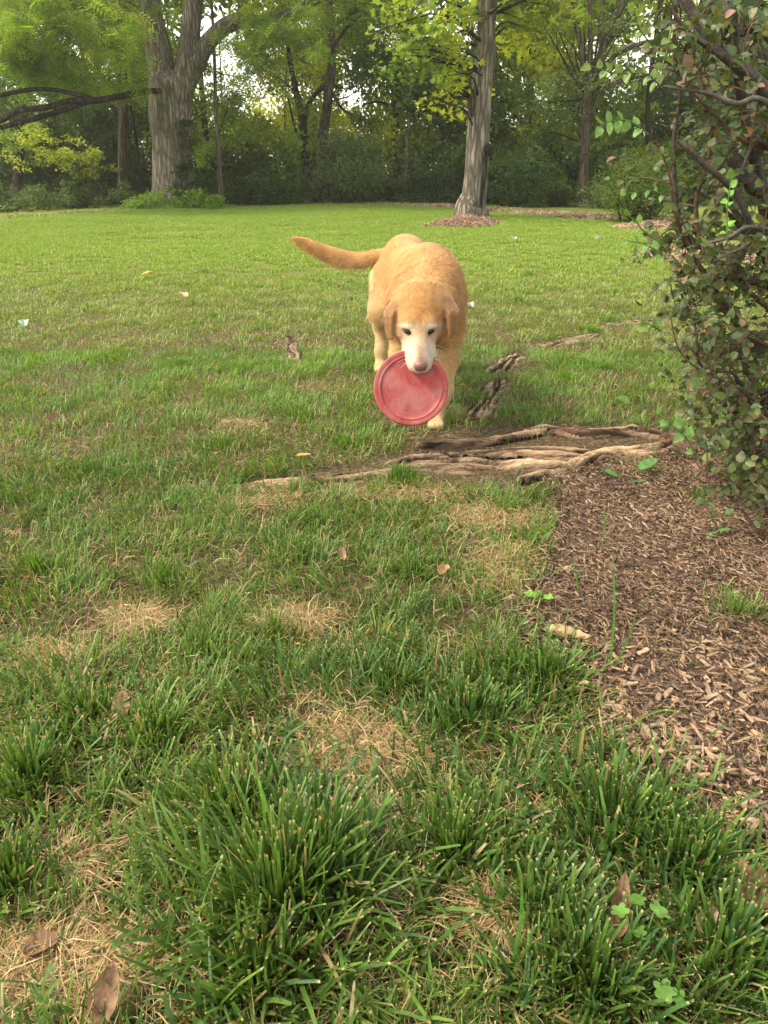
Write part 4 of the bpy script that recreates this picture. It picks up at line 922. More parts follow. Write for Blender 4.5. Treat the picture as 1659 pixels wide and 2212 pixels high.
bush('spreading bush with lighter leaves right of the maple trunk', 1110, 375, 24, 1.2, .9, 46, 3600, (.06, .11, .03), .10)
bush('low shady bush at the foot of the willow', 1200, 420, 24.5, 1.5, .6, 40, 3000, DK)
bush('sunlit green bush right of the willow trunk', 1310, 425, 23, .8, .6, 26, 2000, BL)
bush('low bush right of the slim pale trunk', 540, 405, 24, 1.1, .7, 30, 2400, (.035, .065, .016))
bush('dark undergrowth bush behind the dog', 830, 420, 26, 1.3, .6, 30, 2400, DK)
bush('round clipped bush with small yellow green leaves by the path', 1390, 402, 14.6, .74, .72, 110, 13000, (.115, .18, .03), .045, name='clipped_bush', group='bushes under the trees')
# distant wood --------------------------------------------------------------
def clump_obj(seed, col):
    r = np.random.default_rng(seed); n = 90; a = Acc(); T, TF = LT['quad']
    p = r.normal(size=(n, 3)); p = norm(p)*(r.random(n)**.4)[:, None]*np.array([1, 1, .7])
    d = r.normal(size=(n, 3)); d[:, 2] -= .5; R_ = frames(n, norm(d), norm(r.normal(size=(n, 3))*.7+[0, -.2, 1]))
    V, Fs = scatter(T, TF, p, R_, .30*r.uniform(.6, 1.3, n)); a.add(V, Fs, np.repeat(np.array(col)*r.uniform(.7, 1.35, (n, 1)), len(T), 0))
    return bpy.data.objects.new('clump', mesh('clump', np.concatenate(a.V), [np.concatenate(a.F[4])], M['leaf'], np.concatenate(a.C)))
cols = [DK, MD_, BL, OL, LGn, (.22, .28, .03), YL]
variants = [clump_obj(300+k, c) for k, c in enumerate(cols)]
pts, ixs, scs = [], [], []
for (d0, d1, n, zmax) in ((26, 30, 3000, 6.5), (30, 38, 3600, 9.0), (38, 52, 2600, 12.0)):
    y = rng.uniform(d0, d1, n); hw = .62*y*cp+2; x = rng.uniform(-1, 1, n)*hw; z = zmax*rng.random(n)**1.35
    gap = fbm(x*.55+y*.05, z*.6+y*.05, 131+int(d0), 3)                     # open windows in the foliage
    thr = .375+.17*np.clip((z-2.0)/4, 0, 1)+.05*np.clip((x/hw-.35)*2, 0, 1)*np.clip(z-1.5, 0, 1)
    k = gap > thr; x, y, z = x[k], y[k], z[k]; n = len(x)
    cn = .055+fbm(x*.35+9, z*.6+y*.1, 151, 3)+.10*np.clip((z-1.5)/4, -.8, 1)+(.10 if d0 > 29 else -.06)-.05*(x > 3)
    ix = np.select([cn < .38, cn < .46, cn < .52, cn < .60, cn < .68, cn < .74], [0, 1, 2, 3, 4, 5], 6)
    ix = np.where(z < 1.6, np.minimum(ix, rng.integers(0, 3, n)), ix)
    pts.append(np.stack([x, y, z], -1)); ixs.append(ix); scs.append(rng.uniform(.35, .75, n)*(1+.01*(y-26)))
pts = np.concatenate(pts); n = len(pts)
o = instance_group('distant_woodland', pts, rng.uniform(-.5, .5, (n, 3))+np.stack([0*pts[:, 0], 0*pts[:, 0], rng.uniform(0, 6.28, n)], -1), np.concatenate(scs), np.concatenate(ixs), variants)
tag(o, 'dense mass of leaves of the wood behind the lawn', 'woodland', kind='stuff')
# crowns of the wood above what the camera sees, they shade the wood floor
n = 1100; y = rng.uniform(24, 44, n); x = rng.uniform(-26, 26, n); z = rng.uniform(7.5, 15, n)
o = instance_group('woodland_canopy', np.stack([x, y, z], -1), rng.uniform(-3, 3, (n, 3)), rng.uniform(.8, 1.4, n), rng.choice([0, 1, 3, 4], n), variants)
tag(o, 'upper crowns of the wood above the lawn edge', 'woodland', kind='stuff')
a = Acc()
for k in range(26):     # thin stems inside the wood
    y = rng.uniform(26, 40); x = rng.uniform(-.6, .6)*y; h = rng.uniform(5, 11); r_ = rng.uniform(.03, .11); l = rng.normal(0, .05*h)
    V, Fs = tube([[x, y, -.1], [x+l*.3+rng.normal(0, .1), y, h*.4], [x+l, y, h]], [r_, r_*.8, r_*.4], 6, 10, .1, k); a.add(V, Fs, 1)
o = a.build('thin_stems', M['bark_dark']); tag(o, 'thin dark stems crowded inside the wood', 'woodland', kind='stuff')
# rough grass fringe at the foot of the wood
xy = np.stack([rng.uniform(-16, 16, 3000), rng.uniform(17, 27.5, 3000)], -1); fe = far_edge(xy[:, 0]); k = (xy[:, 1] > fe+.3) & (xy[:, 1] < fe+2.2) & ((xy[:, 0] < -2) | (xy[:, 1] > fe+1.5)); xy = xy[k]; n = len(xy)
o = instance_group('rough_grass', np.stack([xy[:, 0], xy[:, 1], gz(xy[:, 0], xy[:, 1])], -1), np.stack([0*xy[:, 0], 0*xy[:, 0], rng.uniform(0, 6.28, n)], -1), rng.uniform(1.5, 3.2, n), rng.integers(0, 4, n), tufts)
tag(o, 'rough taller grass fringe under the wood edge', 'grass', kind='stuff')

# added to lift the wood's dark tones: haze over lawn and wood
hv = np.array([[x, y, z] for z in (-1.2, 17.0) for x, y in ((-135, -45), (135, -45), (135, 165), (-135, 165))], float)
hf_ = np.array([[0, 3, 2, 1], [4, 5, 6, 7], [0, 1, 5, 4], [1, 2, 6, 5], [2, 3, 7, 6], [3, 0, 4, 7]])
mz_ = bpy.data.materials.new('lift_haze'); mz_.use_nodes = True; t_ = mz_.node_tree; t_.nodes.clear()
pv = t_.nodes.new('ShaderNodeVolumePrincipled'); pv.inputs['Color'].default_value = (.95, .96, .86, 1); pv.inputs['Density'].default_value = LIFT_HAZE; pv.inputs['Anisotropy'].default_value = .3
ou = t_.nodes.new('ShaderNodeOutputMaterial'); t_.links.new(pv.outputs[0], ou.inputs['Volume'])
if LIFT_HAZE: tag(obj('lift_haze', hv, hf_, mz_, smooth=False), kind='stuff')
# ------------------------------------------------------------------ near shrub on the right
sb = np.array([1.42, 1.95, 0.0]); sb[2] = float(gz(sb[0], sb[1]))-.03
shrub = empty('shrub', sb, 'large tangled shrub with dark crooked stems and dull green leaves filling the right side', 'shrub')
STEMS = [  # picture position, width there, distance
    [(1461, -40, 12, 1.75), (1480, 20, 20, 1.75), (1540, 100, 24, 1.72), (1600, 150, 26, 1.7), (1668, 215, 30, 1.7), (1800, 420, 40, 1.75)],
    [(1440, 20, 6, 1.7), (1500, 80, 9, 1.68), (1583, 135, 17, 1.66), (1665, 222, 20, 1.68), (1790, 430, 26, 1.75)],
    [(1560, 320, 18, 1.9), (1583, 347, 30, 1.9), (1625, 395, 34, 1.88), (1690, 450, 38, 1.86), (1850, 700, 46, 1.85)],
    [(1440, 185, 4, 1.6), (1524, 198, 8, 1.6), (1590, 212, 10, 1.6), (1668, 228, 12, 1.62), (1850, 420, 18, 1.7)],
    [(1458, 305, 12, 1.62), (1490, 325, 12, 1.6), (1517, 347, 13, 1.6), (1562, 385, 13, 1.6), (1597, 444, 14, 1.62), (1638, 503, 14, 1.64), (1690, 505, 16, 1.68), (1900, 800, 24, 1.8)],
    [(1450, -20, 7, 1.8), (1461, 97, 8, 1.8), (1468, 208, 9, 1.8), (1461, 312, 9, 1.8), (1461, 451, 10, 1.82), (1500, 560, 11, 1.85), (1640, 760, 14, 1.9)],
    [(1416, 295, 4, 1.7), (1444, 368, 5, 1.7), (1458, 469, 6, 1.72), (1500, 560, 8, 1.75), (1600, 700, 10, 1.8)],
    [(1500, 100, 6, 1.9), (1527, 243, 8, 1.9), (1531, 312, 9, 1.9), (1500, 451, 10, 1.9), (1550, 560, 10, 1.9)],
    [(1482, 535, 7, 1.6), (1569, 514, 8, 1.6), (1638, 493, 9, 1.62), (1760, 560, 12, 1.7)],
    [(1534, 573, 5, 1.6), (1590, 545, 6, 1.6), (1668, 515, 8, 1.65), (1800, 600, 12, 1.7)],
    [(1460, 490, 9, 1.95), (1500, 520, 16, 1.95), (1550, 552, 22, 1.94), (1608, 593, 26, 1.92), (1690, 640, 32, 1.9), (1900, 850, 40, 1.9)],
    [(1415, 616, 3, 1.75), (1459, 599, 5, 1.75), (1526, 596, 6, 1.76), (1594, 603, 7, 1.8), (1700, 650, 10, 1.85)],
    [(1480, 640, 5, 1.8), (1493, 708, 7, 1.8), (1513, 782, 8, 1.8), (1577, 809, 9, 1.8), (1614, 826, 10, 1.82), (1760, 870, 14, 1.88)],
    [(1575, 640, 6, 1.85), (1587, 735, 7, 1.85), (1614, 816, 8, 1.86), (1700, 900, 12, 1.9)],
    [(1435, 691, 2.5, 1.6), (1472, 762, 3.5, 1.6), (1506, 799, 4, 1.62), (1600, 850, 6, 1.7), (1700, 920, 9, 1.8)],
    [(1506, 992, 3, 1.6), (1526, 1043, 4, 1.55), (1560, 1087, 5, 1.52), (1611, 1110, 6, 1.52), (1659, 1181, 8, 1.52), (1720, 1200, 10, 1.55)],
    [(1540, 760, 4, 1.7), (1600, 850, 6, 1.68), (1630, 960, 7, 1.66), (1650, 1080, 8, 1.65), (1740, 1150, 10, 1.65)],
    [(1590, 20, 14, 1.8), (1610, 200, 20, 1.85), (1640, 420, 26, 1.9), (1700, 650, 32, 1.9), (1850, 850, 40, 1.9)],
    [(1510, -30, 8, 1.95), (1580, 60, 12, 1.95), (1650, 90, 14, 1.95), (1760, 300, 20, 1.95)],
    [(1540, 440, 4, 1.7), (1600, 380, 6, 1.7), (1650, 300, 8, 1.72), (1720, 420, 12, 1.8)],
    [(1490, 400, 4, 1.9), (1560, 450, 8, 1.9), (1620, 520, 14, 1.9), (1700, 640, 20, 1.9)],
    [(1470, 160, 4, 1.7), (1560, 260, 6, 1.7), (1610, 300, 8, 1.72), (1700, 380, 10, 1.8)],
]
SP = []
for s in STEMS:
    pts = [P(a, b_, d) for a, b_, w_, d in s]; rad = [w_*.46/F*(d*.98) for a, b_, w_, d in s]
    pts.append((pts[-1]*.45+(sb+[0, 0, .2])*.55)); rad.append(rad[-1]*1.1); pts.append(sb+rng.normal(0, .05, 3)*[1, 1, 0]); rad.append(rad[-1]*1.15)
    pts = np.array(pts); pts[:-2] += rng.normal(0, .006, pts[:-2].shape)
    V, Fs = tube(pts, rad, 10, len(pts)*7, .16, seed=len(SP))
    w = max(r for r in rad[:-2]); cc = (.085, .068, .055) if w > .006 else (.13, .075, .05)
    if len(SP) in (3, 8, 9): cc = (.13, .115, .095)
    obj('stem', V, Fs, M['twig'], shrub, np.array(cc)*.8); SP.append(catmull(np.column_stack([pts, rad]), 50))
allp = np.concatenate(SP)
def dull(n):
    base = np.array([[.075, .11, .03], [.055, .085, .025], [.105, .145, .035], [.065, .10, .032], [.125, .135, .04]])[rng.integers(0, 5, n)]
    red = rng.random(n) < .045; base[red] = np.array([[.26, .14, .10], [.24, .17, .09], [.20, .11, .06]])[rng.integers(0, 3, red.sum())]
    return base*rng.uniform(.75, 1.25, (n, 1))
def ovate():
    V = []; t = np.array([0, .14, .38, .65, .86, 1]); w = np.array([.02, .30, .38, .30, .14, 0.0])
    for a, b_ in zip(t, w):
        for s in (-1, 0, 1): V.append([s*b_, a, .16*abs(s)*b_*2-.18*a*a])
    V = np.array(V); F_ = []
    for i in range(5):
        for j in (0, 1): F_.append([3*i+j, 3*i+j+1, 3*i+j+4, 3*i+j+3])
    return V, np.array(F_)
OV, OF = ovate()
twigA = Acc(); Lpos, Ldir, Lsz, Lcol, Lfresh = [], [], [], [], []
def twig_with_leaves(a, b_, r0, nleaf, size, col=None, start=.25, droop=.02, own=None):
    mid = (a+b_)/2+rng.normal(0, .012, 3)+np.array([0, 0, droop]); q = catmull(np.array([a, mid, b_]), 14)
    V, Fs = tube([a, mid, b_], [r0, r0*.75, r0*.4], 5, 8)
    tc = np.array([.12, .065, .045])*rng.uniform(.7, 1.3) if col is None else np.array(col)*.8
    if own is None: twigA.add(V, Fs, tc)
    else: own.append((V, Fs, tc))
    dr = norm(b_-a)
    for k in range(nleaf):
        f = start+(1-start)*(k+.5*rng.random())/max(1, nleaf-1) if nleaf > 1 else 1
        i = min(13, int(f*13)); s = 1 if k % 2 else -1
        side = np.cross(dr, [0, -.6, .8]); side = side/np.linalg.norm(side)
        d = dr*.45+side*s*.8+rng.normal(0, .3, 3); Lpos.append(q[i]); Ldir.append(d); Lsz.append(size*rng.uniform(.65, 1.25)*(1 if f < .9 else .75))
        Lcol.append(dull(1)[0] if col is None else np.array(col)*rng.uniform(.85, 1.15)); Lfresh.append(col is not None)
REG = [(1400, -30), (1395, 120), (1410, 260), (1400, 400), (1425, 520), (1440, 640), (1450, 760), (1480, 880), (1520, 1000), (1560, 1100), (1610, 1210), (1700, 1240), (1700, -30)]
cnt = 0
while cnt < 450:
    vx = rng.uniform(1385, 1720); vy = rng.uniform(-40, 1240)
    if not inpoly(np.array([vx]), np.array([vy]), REG)[0]: continue
    dens = .36 if vy < 480 else (.75 if vy < 760 else 1.0)
    if rng.random() > dens*(.55+.45*min(1, (vx-1385)/110)): continue
    d = rng.uniform(1.6, 2.15)-.12*(vy > 900); b_ = P(vx, vy, d)
    if b_[2] < .03: b_[2] = .03+rng.uniform(0, .1)
    dist = np.linalg.norm(allp[:, :3]-b_, axis=1); i = np.argmin(dist+.5*np.maximum(allp[:, 2]-b_[2], 0)*0+rng.uniform(0, .05, len(dist)))
    a = allp[i, :3]; L = dist[i]
    if L < .04: a = allp[i-1 if i else 1, :3]+0; b_ = a+norm(rng.normal(size=3)+[-.5, 0, .2])*rng.uniform(.06, .14); L = .1
    if L > .42: a = b_+norm(a-b_)*.42
    twig_with_leaves(a, b_, .0016+.001*rng.random(), int(np.clip(L/.016, 4, 11)), .0245, start=.15)
    # a side shoot
    if rng.random() < .5:
        e = b_+norm(rng.normal(size=3)+[-.3, -.1, .2])*rng.uniform(.04, .09); twig_with_leaves(b_, e, .0010, 5, .021, start=.2)
    cnt += 1
n_dull = len(Lpos)
# fresh shoots
FR = (.17, .31, .075); FR2 = (.18, .26, .06)
SHOOTS = [([(1506, 992), (1486, 951), (1459, 924), (1418, 894), (1357, 870)], 1.6, 8, .027, FR), ([(1430, 190), (1395, 160), (1330, 158), (1276, 142)], 1.7, 13, .021, FR2), ([(1400, 290), (1361, 262), (1320, 262), (1298, 275)], 1.65, 9, .025, FR),
          ([(1440, 560), (1416, 540), (1385, 525), (1354, 520)], 1.65, 5, .019, FR), ([(1440, 530), (1395, 503), (1375, 480), (1357, 466)], 1.62, 6, .019, FR), ([(1440, 425), (1400, 410), (1352, 420)], 1.7, 6, .019, FR),
          ([(1570, 520), (1572, 440), (1580, 385)], 1.55, 9, .018, (.22, .44, .08)), ([(1450, 60), (1440, 110), (1425, 160)], 1.6, 7, .022, FR2), ([(1436, 720), (1400, 700), (1388, 705)], 1.75, 5, .022, FR2), ([(1410, 100), (1380, 60), (1370, 20)], 1.8, 7, .024, FR2)]
for pth, d, nl, sz, cl in SHOOTS:
    w_ = [P(a, b_, d-.02*i) for i, (a, b_) in enumerate(pth)]
    q = catmull(np.array(w_), 4*len(w_)); V, Fs = tube(w_, np.linspace(.0018, .0008, len(w_)), 5, 14); obj('fresh_shoot', V, Fs, M['nearleaf'], shrub, np.array(cl)*.8)
    for k in range(nl):
        i = int((.15+.85*k/(nl-1))*(len(q)-1)); dr = norm(q[min(i+1, len(q)-1)]-q[max(i-1, 0)]); s = 1 if k % 2 else -1
        side = norm(np.cross(dr, [0, -1, .3])); Lpos.append(q[i]); Ldir.append(dr*(.5 if k < nl-1 else 2)+side*s*.9+rng.normal(0, .15, 3)); Lsz.append(sz*rng.uniform(.75, 1.2)); Lcol.append(np.array(cl)*rng.uniform(.85, 1.2)); Lfresh.append(True)  # last flag marks leaves of fresh shoots
twigA.build('twigs', M['twig'], shrub)['kind'] = 'stuff'
Lpos = np.array(Lpos); Ldir = norm(np.array(Ldir)); Lsz = np.array(Lsz); Lcol = np.array(Lcol); Lfresh = np.array(Lfresh)
# leaf faces turn their blades up and towards the open lawn
up = norm(np.array([-.25, -.45, .65])+rng.normal(0, .55, (len(Lpos), 3))); R_ = frames(len(Lpos), Ldir, up)
vx, vy = proj(Lpos[:, 0], Lpos[:, 1], Lpos[:, 2]); vis = (vx < 1665) & (vy > -10) & (vy < 2212)
sc_ = np.where(vis, Lsz/Lpos[:, 1]+Lfresh*1.0, 0); od = np.argsort(-sc_); one, rest = od[:300], od[300:]
lm = {}
for q in one:
    key = (tuple(np.round(Lcol[q]*14)/14), int(rng.integers(0, 3)))
    if key not in lm: lm[key] = mesh('leaf', OV*np.array([1, 1, [.7, 1.2, -.5][key[1]]]), OF, M['nearleaf'], np.array(Lcol[q]))
    o = bpy.data.objects.new('leaf', lm[key])
    o.matrix_world = Matrix.Translation(Vector(Lpos[q]-sb)) @ Matrix([list(r_) for r_ in R_[q]]).to_4x4() @ Matrix.Scale(Lsz[q], 4)
    link(o, shrub)
V, Fs = scatter(OV, [OF], Lpos[rest], R_[rest], Lsz[rest]); obj('leaves', V, Fs, M['nearleaf'], shrub, np.repeat(Lcol[rest], len(OV), 0))['kind'] = 'stuff'
# tall background part of the shrub above and behind, leaves smaller with distance
cs = np.array([P(rng.uniform(1540, 1800), rng.uniform(-120, 420), rng.uniform(2.3, 3.2)) for _ in range(110)]); cs = cs[cs[:, 2] > .3]
hb = np.array([2.1, 2.9, 0.]); hb[2] = float(gz(2.1, 2.9))
hedge = empty('hedge_shrub', hb, 'darker leafy shrub behind the tangled one at the right edge', 'shrub')
a = Acc(); foliage(a, cs, .13, 1500, .05, (.05, .08, .04), 'quad', squash=.9); a.build('foliage', M['leaf'], hedge)
t = Acc()
for q in cs[::5]:
    V, Fs = tube([hb+rng.normal(0, .1, 3)*[1, 1, 0], hb*.4+q*.6+rng.normal(0, .1, 3), q], [.02, .012, .004], 6, 10); t.add(V, Fs, np.array([.07, .055, .045]))
t.build('stems', M['twig'], hedge)
# ------------------------------------------------------------------ the dog: one implicit surface turned into one mesh
VX = .0042
bx0, bx1 = np.array([-.47, 2.02, -.02]), np.array([.33, 3.42, .66])
shp = np.ceil((bx1-bx0)/VX).astype(int)+1
FLD = np.full(shp, .15, np.float32)
ax = [bx0[k]+VX*np.arange(shp[k]) for k in range(3)]
def region(lo, hi):
    s = []
    for k in range(3):
        a = max(0, int((lo[k]-bx0[k])/VX)); b_ = min(shp[k], int((hi[k]-bx0[k])/VX)+2); s.append(slice(a, max(b_, a)))
    return tuple(s), ax[0][s[0]][:, None, None], ax[1][s[1]][None, :, None], ax[2][s[2]][None, None, :]
def blend(sl, d, k, sub=False):
    a = FLD[sl]
    if sub:
        d = -d; h = np.clip(.5-.5*(a-d)/k, 0, 1); FLD[sl] = a*(1-h)+d*h+k*h*(1-h)
    else:
        h = np.clip(.5+.5*(a-d)/k, 0, 1); FLD[sl] = a*(1-h)+d*h-k*h*(1-h)
def cone(a, b_, r1, r2, k=.03, sub=False):
    a, b_ = np.asarray(a, float), np.asarray(b_, float); m_ = max(r1, r2)+k+.02
    sl, X, Y, Z = region(np.minimum(a, b_)-m_, np.maximum(a, b_)+m_); e = b_-a
    t = np.clip(((X-a[0])*e[0]+(Y-a[1])*e[1]+(Z-a[2])*e[2])/(e@e+1e-9), 0, 1)
    d = np.sqrt((X-a[0]-t*e[0])**2+(Y-a[1]-t*e[1])**2+(Z-a[2]-t*e[2])**2)-(r1+(r2-r1)*t)
    blend(sl, d.astype(np.float32), k, sub)
def chain(pts, rs, k=.03):
    for i in range(len(pts)-1): cone(pts[i], pts[i+1], rs[i], rs[i+1], k if i else k)
def ell(c, r, R=None, k=.03, sub=False):
    c = np.asarray(c, float); r = np.asarray(r, float); R = np.eye(3) if R is None else R; m_ = max(r)+k+.02
    sl, X, Y, Z = region(c-m_, c+m_); D = [X-c[0], Y-c[1], Z-c[2]]
    L = [D[0]*R[0, i]+D[1]*R[1, i]+D[2]*R[2, i] for i in range(3)]       # columns of R are the ellipsoid axes
    k0 = np.sqrt(sum((L[i]/r[i])**2 for i in range(3)))+1e-6; k1 = np.sqrt(sum((L[i]/r[i]**2)**2 for i in range(3)))+1e-6
    blend(sl, (k0*(k0-1)/k1).astype(np.float32), k, sub)
def basis(y, up=(0, 0, 1)):
    y = norm(np.asarray(y, float)); x = norm(np.cross(y, up)); return np.stack([x, y, np.cross(x, y)], -1)
# trunk: chest close to the camera, rump behind and to the left
ell((.150, 2.66, .425), (.101, .19, .150), basis((-.10, 1, .0)), .05)
ell((.135, 2.80, .425), (.101, .20, .145), basis((-.15, 1, .03)), .06)
ell((.105, 2.99, .455), (.088, .17, .116), basis((-.2, 1, .05)), .07)
ell((.085, 3.10, .480), (.094, .135, .110), basis((-.2, 1, -.1)), .07)
ell((.083, 3.17, .43), (.082, .085, .11), None, .05)
# withers, neck, front of chest
cone((.160, 2.62, .505), (.152, 2.50, .478), .080, .078, .07)
cone((.150, 2.54, .45), (.128, 2.37, .420), .118, .088, .06)
cone((.150, 2.56, .37), (.135, 2.42, .36), .110, .080, .06)
# head frame
eye_mid = P(905.5, 713, 2.235)
hp = math.radians(34); HF = np.array([.02, -math.cos(hp), -math.sin(hp)]); HF /= np.linalg.norm(HF)
HR = np.array([-1., -.02, 0]); HR = norm(HR-HF*(HR@HF)); HU = np.cross(HR, HF); HU = HU if HU[2] > 0 else -HU
HM = np.stack([HR, HF, HU], -1); HO = eye_mid-HM@np.array([0, .062, .010])
def hl(x, y, z): return HO+HM@np.array([x, y, z])
ell(hl(0, -.012, .002), (.068, .080, .058), HM, .03)
for s in (-1, 1):
    ell(hl(s*.043, .010, -.024), (.037, .055, .042), HM, .03)
    ell(hl(s*.030, .046, .024), (.022, .022, .016), HM, .02)
cone(hl(0, -.06, -.01), (.130, 2.40, .425), .070, .095, .05)
cone(hl(0, .045, -.020), hl(0, .158, -.034), .047, .030, .022)
cone(hl(0, .055, .000), hl(0, .156, -.017), .024, .018, .02)
for s in (-1, 1):
    ell(hl(s*.030, .098, -.042), (.023, .048, .030), HM, .018)
    ell(hl(s*.019, .147, -.046), (.019, .026, .022), HM, .014)
cone(hl(0, .02, -.065), hl(0, .06, -.11), .036, .022, .02)
cone(hl(0, .06, -.11), hl(0, .085, -.135), .022, .016, .01)
for s in (-1, 1): ell(hl(s*.0365, .072, .007), (.013, .012, .009), HM, .008, sub=True)
for s in (-1, 1): ell(hl(s*.0385, .0565, .0195), (.019, .008, .006), HM, .006)
# ears: flat flaps hanging at the sides of the head
def ear(root_, mid, tip, w1, w2, th, nrm):
    a, b_, c_ = map(np.asarray, (root_, mid, tip))
    for (p, q, w) in ((a, b_, w1), (b_, c_, w2)):
        e = q-p; L = np.linalg.norm(e); y = e/L; z = norm(np.asarray(nrm, float)-y*(np.asarray(nrm)@y)); x = np.cross(y, z)
        ell((p+q)/2, (w, L*.62, th), np.stack([x, y, z], -1), .018)
ear(P(860, 652, 2.33), P(842, 682, 2.285), P(845, 730, 2.258), .036, .022, .0070, (-.6, -.75, .2))
ear(P(958, 644, 2.33), P(976, 678, 2.285), P(971, 727, 2.258), .040, .023, .0070, (.55, -.8, .2))
cone(P(856, 676, 2.27), P(852, 722, 2.25), .007, .011, .006, sub=True); cone(P(961, 676, 2.27), P(963, 720, 2.25), .007, .011, .006, sub=True)
# tail
TP = np.array([(.055, 3.21, .50), P(812, 556, 3.22), P(770, 562, 3.22), P(730, 556, 3.20), P(690, 540, 3.17), P(655, 522, 3.14), P(634, 513, 3.12)]); TQ = catmull(np.column_stack([TP, [.038, .030, .031, .032, .027, .016, .004]]), 22); chain(TQ[:, :3], TQ[:, 3], .006)
# forelegs: one stepping forward on the right of the picture, one behind the disc
chain([(.222, 2.60, .42), (.242, 2.60, .315), P(968, 778, 2.50), P(958, 845, 2.44), P(945, 893, 2.42)], [.070, .046, .034, .028, .024], .03)
pw = P(941, 914, 2.39); ell(pw+[0, .012, .004], (.026, .040, .021), None, .02)
for s in (-1.5, -.5, .5, 1.5): ell(pw+[s*.0122, -.024+.004*abs(s), -.002], (.0095, .018, .0145), None, .006)
chain([(.085, 2.62, .40), (.065, 2.68, .30), (.058, 2.66, .20), (.055, 2.68, .10), (.055, 2.69, .045)], [.080, .048, .034, .029, .026], .03)
ell((.055, 2.67, .028), (.031, .045, .024), None, .02)
# hind legs: thigh, knee forward, hock back, upright shank
def hind(x, y, s):
    chain([(x+s*.02, y-.12, .42), (x, y-.16, .30), (x-.004, y+.035, .195), (x, y-.010, .09), (x, y-.022, .04)], [.064, .047, .027, .022, .023], .035)
    ell((x, y-.048, .026), (.030, .046, .023), None, .02)
    for t in (-1.5, -.5, .5, 1.5): ell((x+t*.014, y-.088+.003*abs(t), .018), (.0095, .017, .014), None, .006)
hind(-.014, 3.24, 1); hind(.165, 3.10, -1)
ell((.022, 3.10, .36), (.044, .105, .13), None, .04)
def surface_nets(Fd, o, h):
    ins = Fd < 0; s = ins[:-1, :-1, :-1].astype(np.int8)
    tot = sum(ins[i:ins.shape[0]-1+i, j:ins.shape[1]-1+j, k:ins.shape[2]-1+k].astype(np.int8) for i in (0, 1) for j in (0, 1) for k in (0, 1))
    cell = np.argwhere((tot > 0) & (tot < 8)); n = len(cell); idx = -np.ones(tot.shape, np.int32); idx[tuple(cell.T)] = np.arange(n)
    acc_ = np.zeros((n, 3)); c_ = np.zeros(n)
    cor = [(i, j, k) for i in (0, 1) for j in (0, 1) for k in (0, 1)]
    for a in cor:
        for b_ in cor:
            if sum(np.abs(np.subtract(a, b_))) == 1 and a < b_:
                fa = Fd[tuple((cell+a).T)]; fb = Fd[tuple((cell+b_).T)]; m_ = (fa < 0) != (fb < 0)
                t = np.where(m_, fa/(fa-fb+1e-12), 0); p = np.array(a)+t[:, None]*(np.array(b_)-np.array(a)); acc_[m_] += p[m_]; c_[m_] += 1
    V = o+h*(cell+acc_/c_[:, None]); Q = []
    for axis in range(3):
        A = [slice(None)]*3; B = [slice(None)]*3; A[axis] = slice(0, -1); B[axis] = slice(1, None)
        x = ins[tuple(A)] != ins[tuple(B)]; e = np.argwhere(x); u, v = [q for q in range(3) if q != axis]
        e = e[(e[:, u] > 0) & (e[:, v] > 0) & (e[:, u] < Fd.shape[u]-1) & (e[:, v] < Fd.shape[v]-1)]
        du = np.zeros(3, int); du[u] = 1; dv = np.zeros(3, int); dv[v] = 1
        q = np.stack([idx[tuple((e-du-dv).T)], idx[tuple((e-dv).T)], idx[tuple(e.T)], idx[tuple((e-du).T)]], -1)
        fl = ins[tuple(e.T)]; flip = fl if axis != 1 else ~fl; q[~flip] = q[~flip][:, ::-1]; Q.append(q)
    return V, np.concatenate(Q)
DV, DQ = surface_nets(FLD, bx0, VX); del FLD
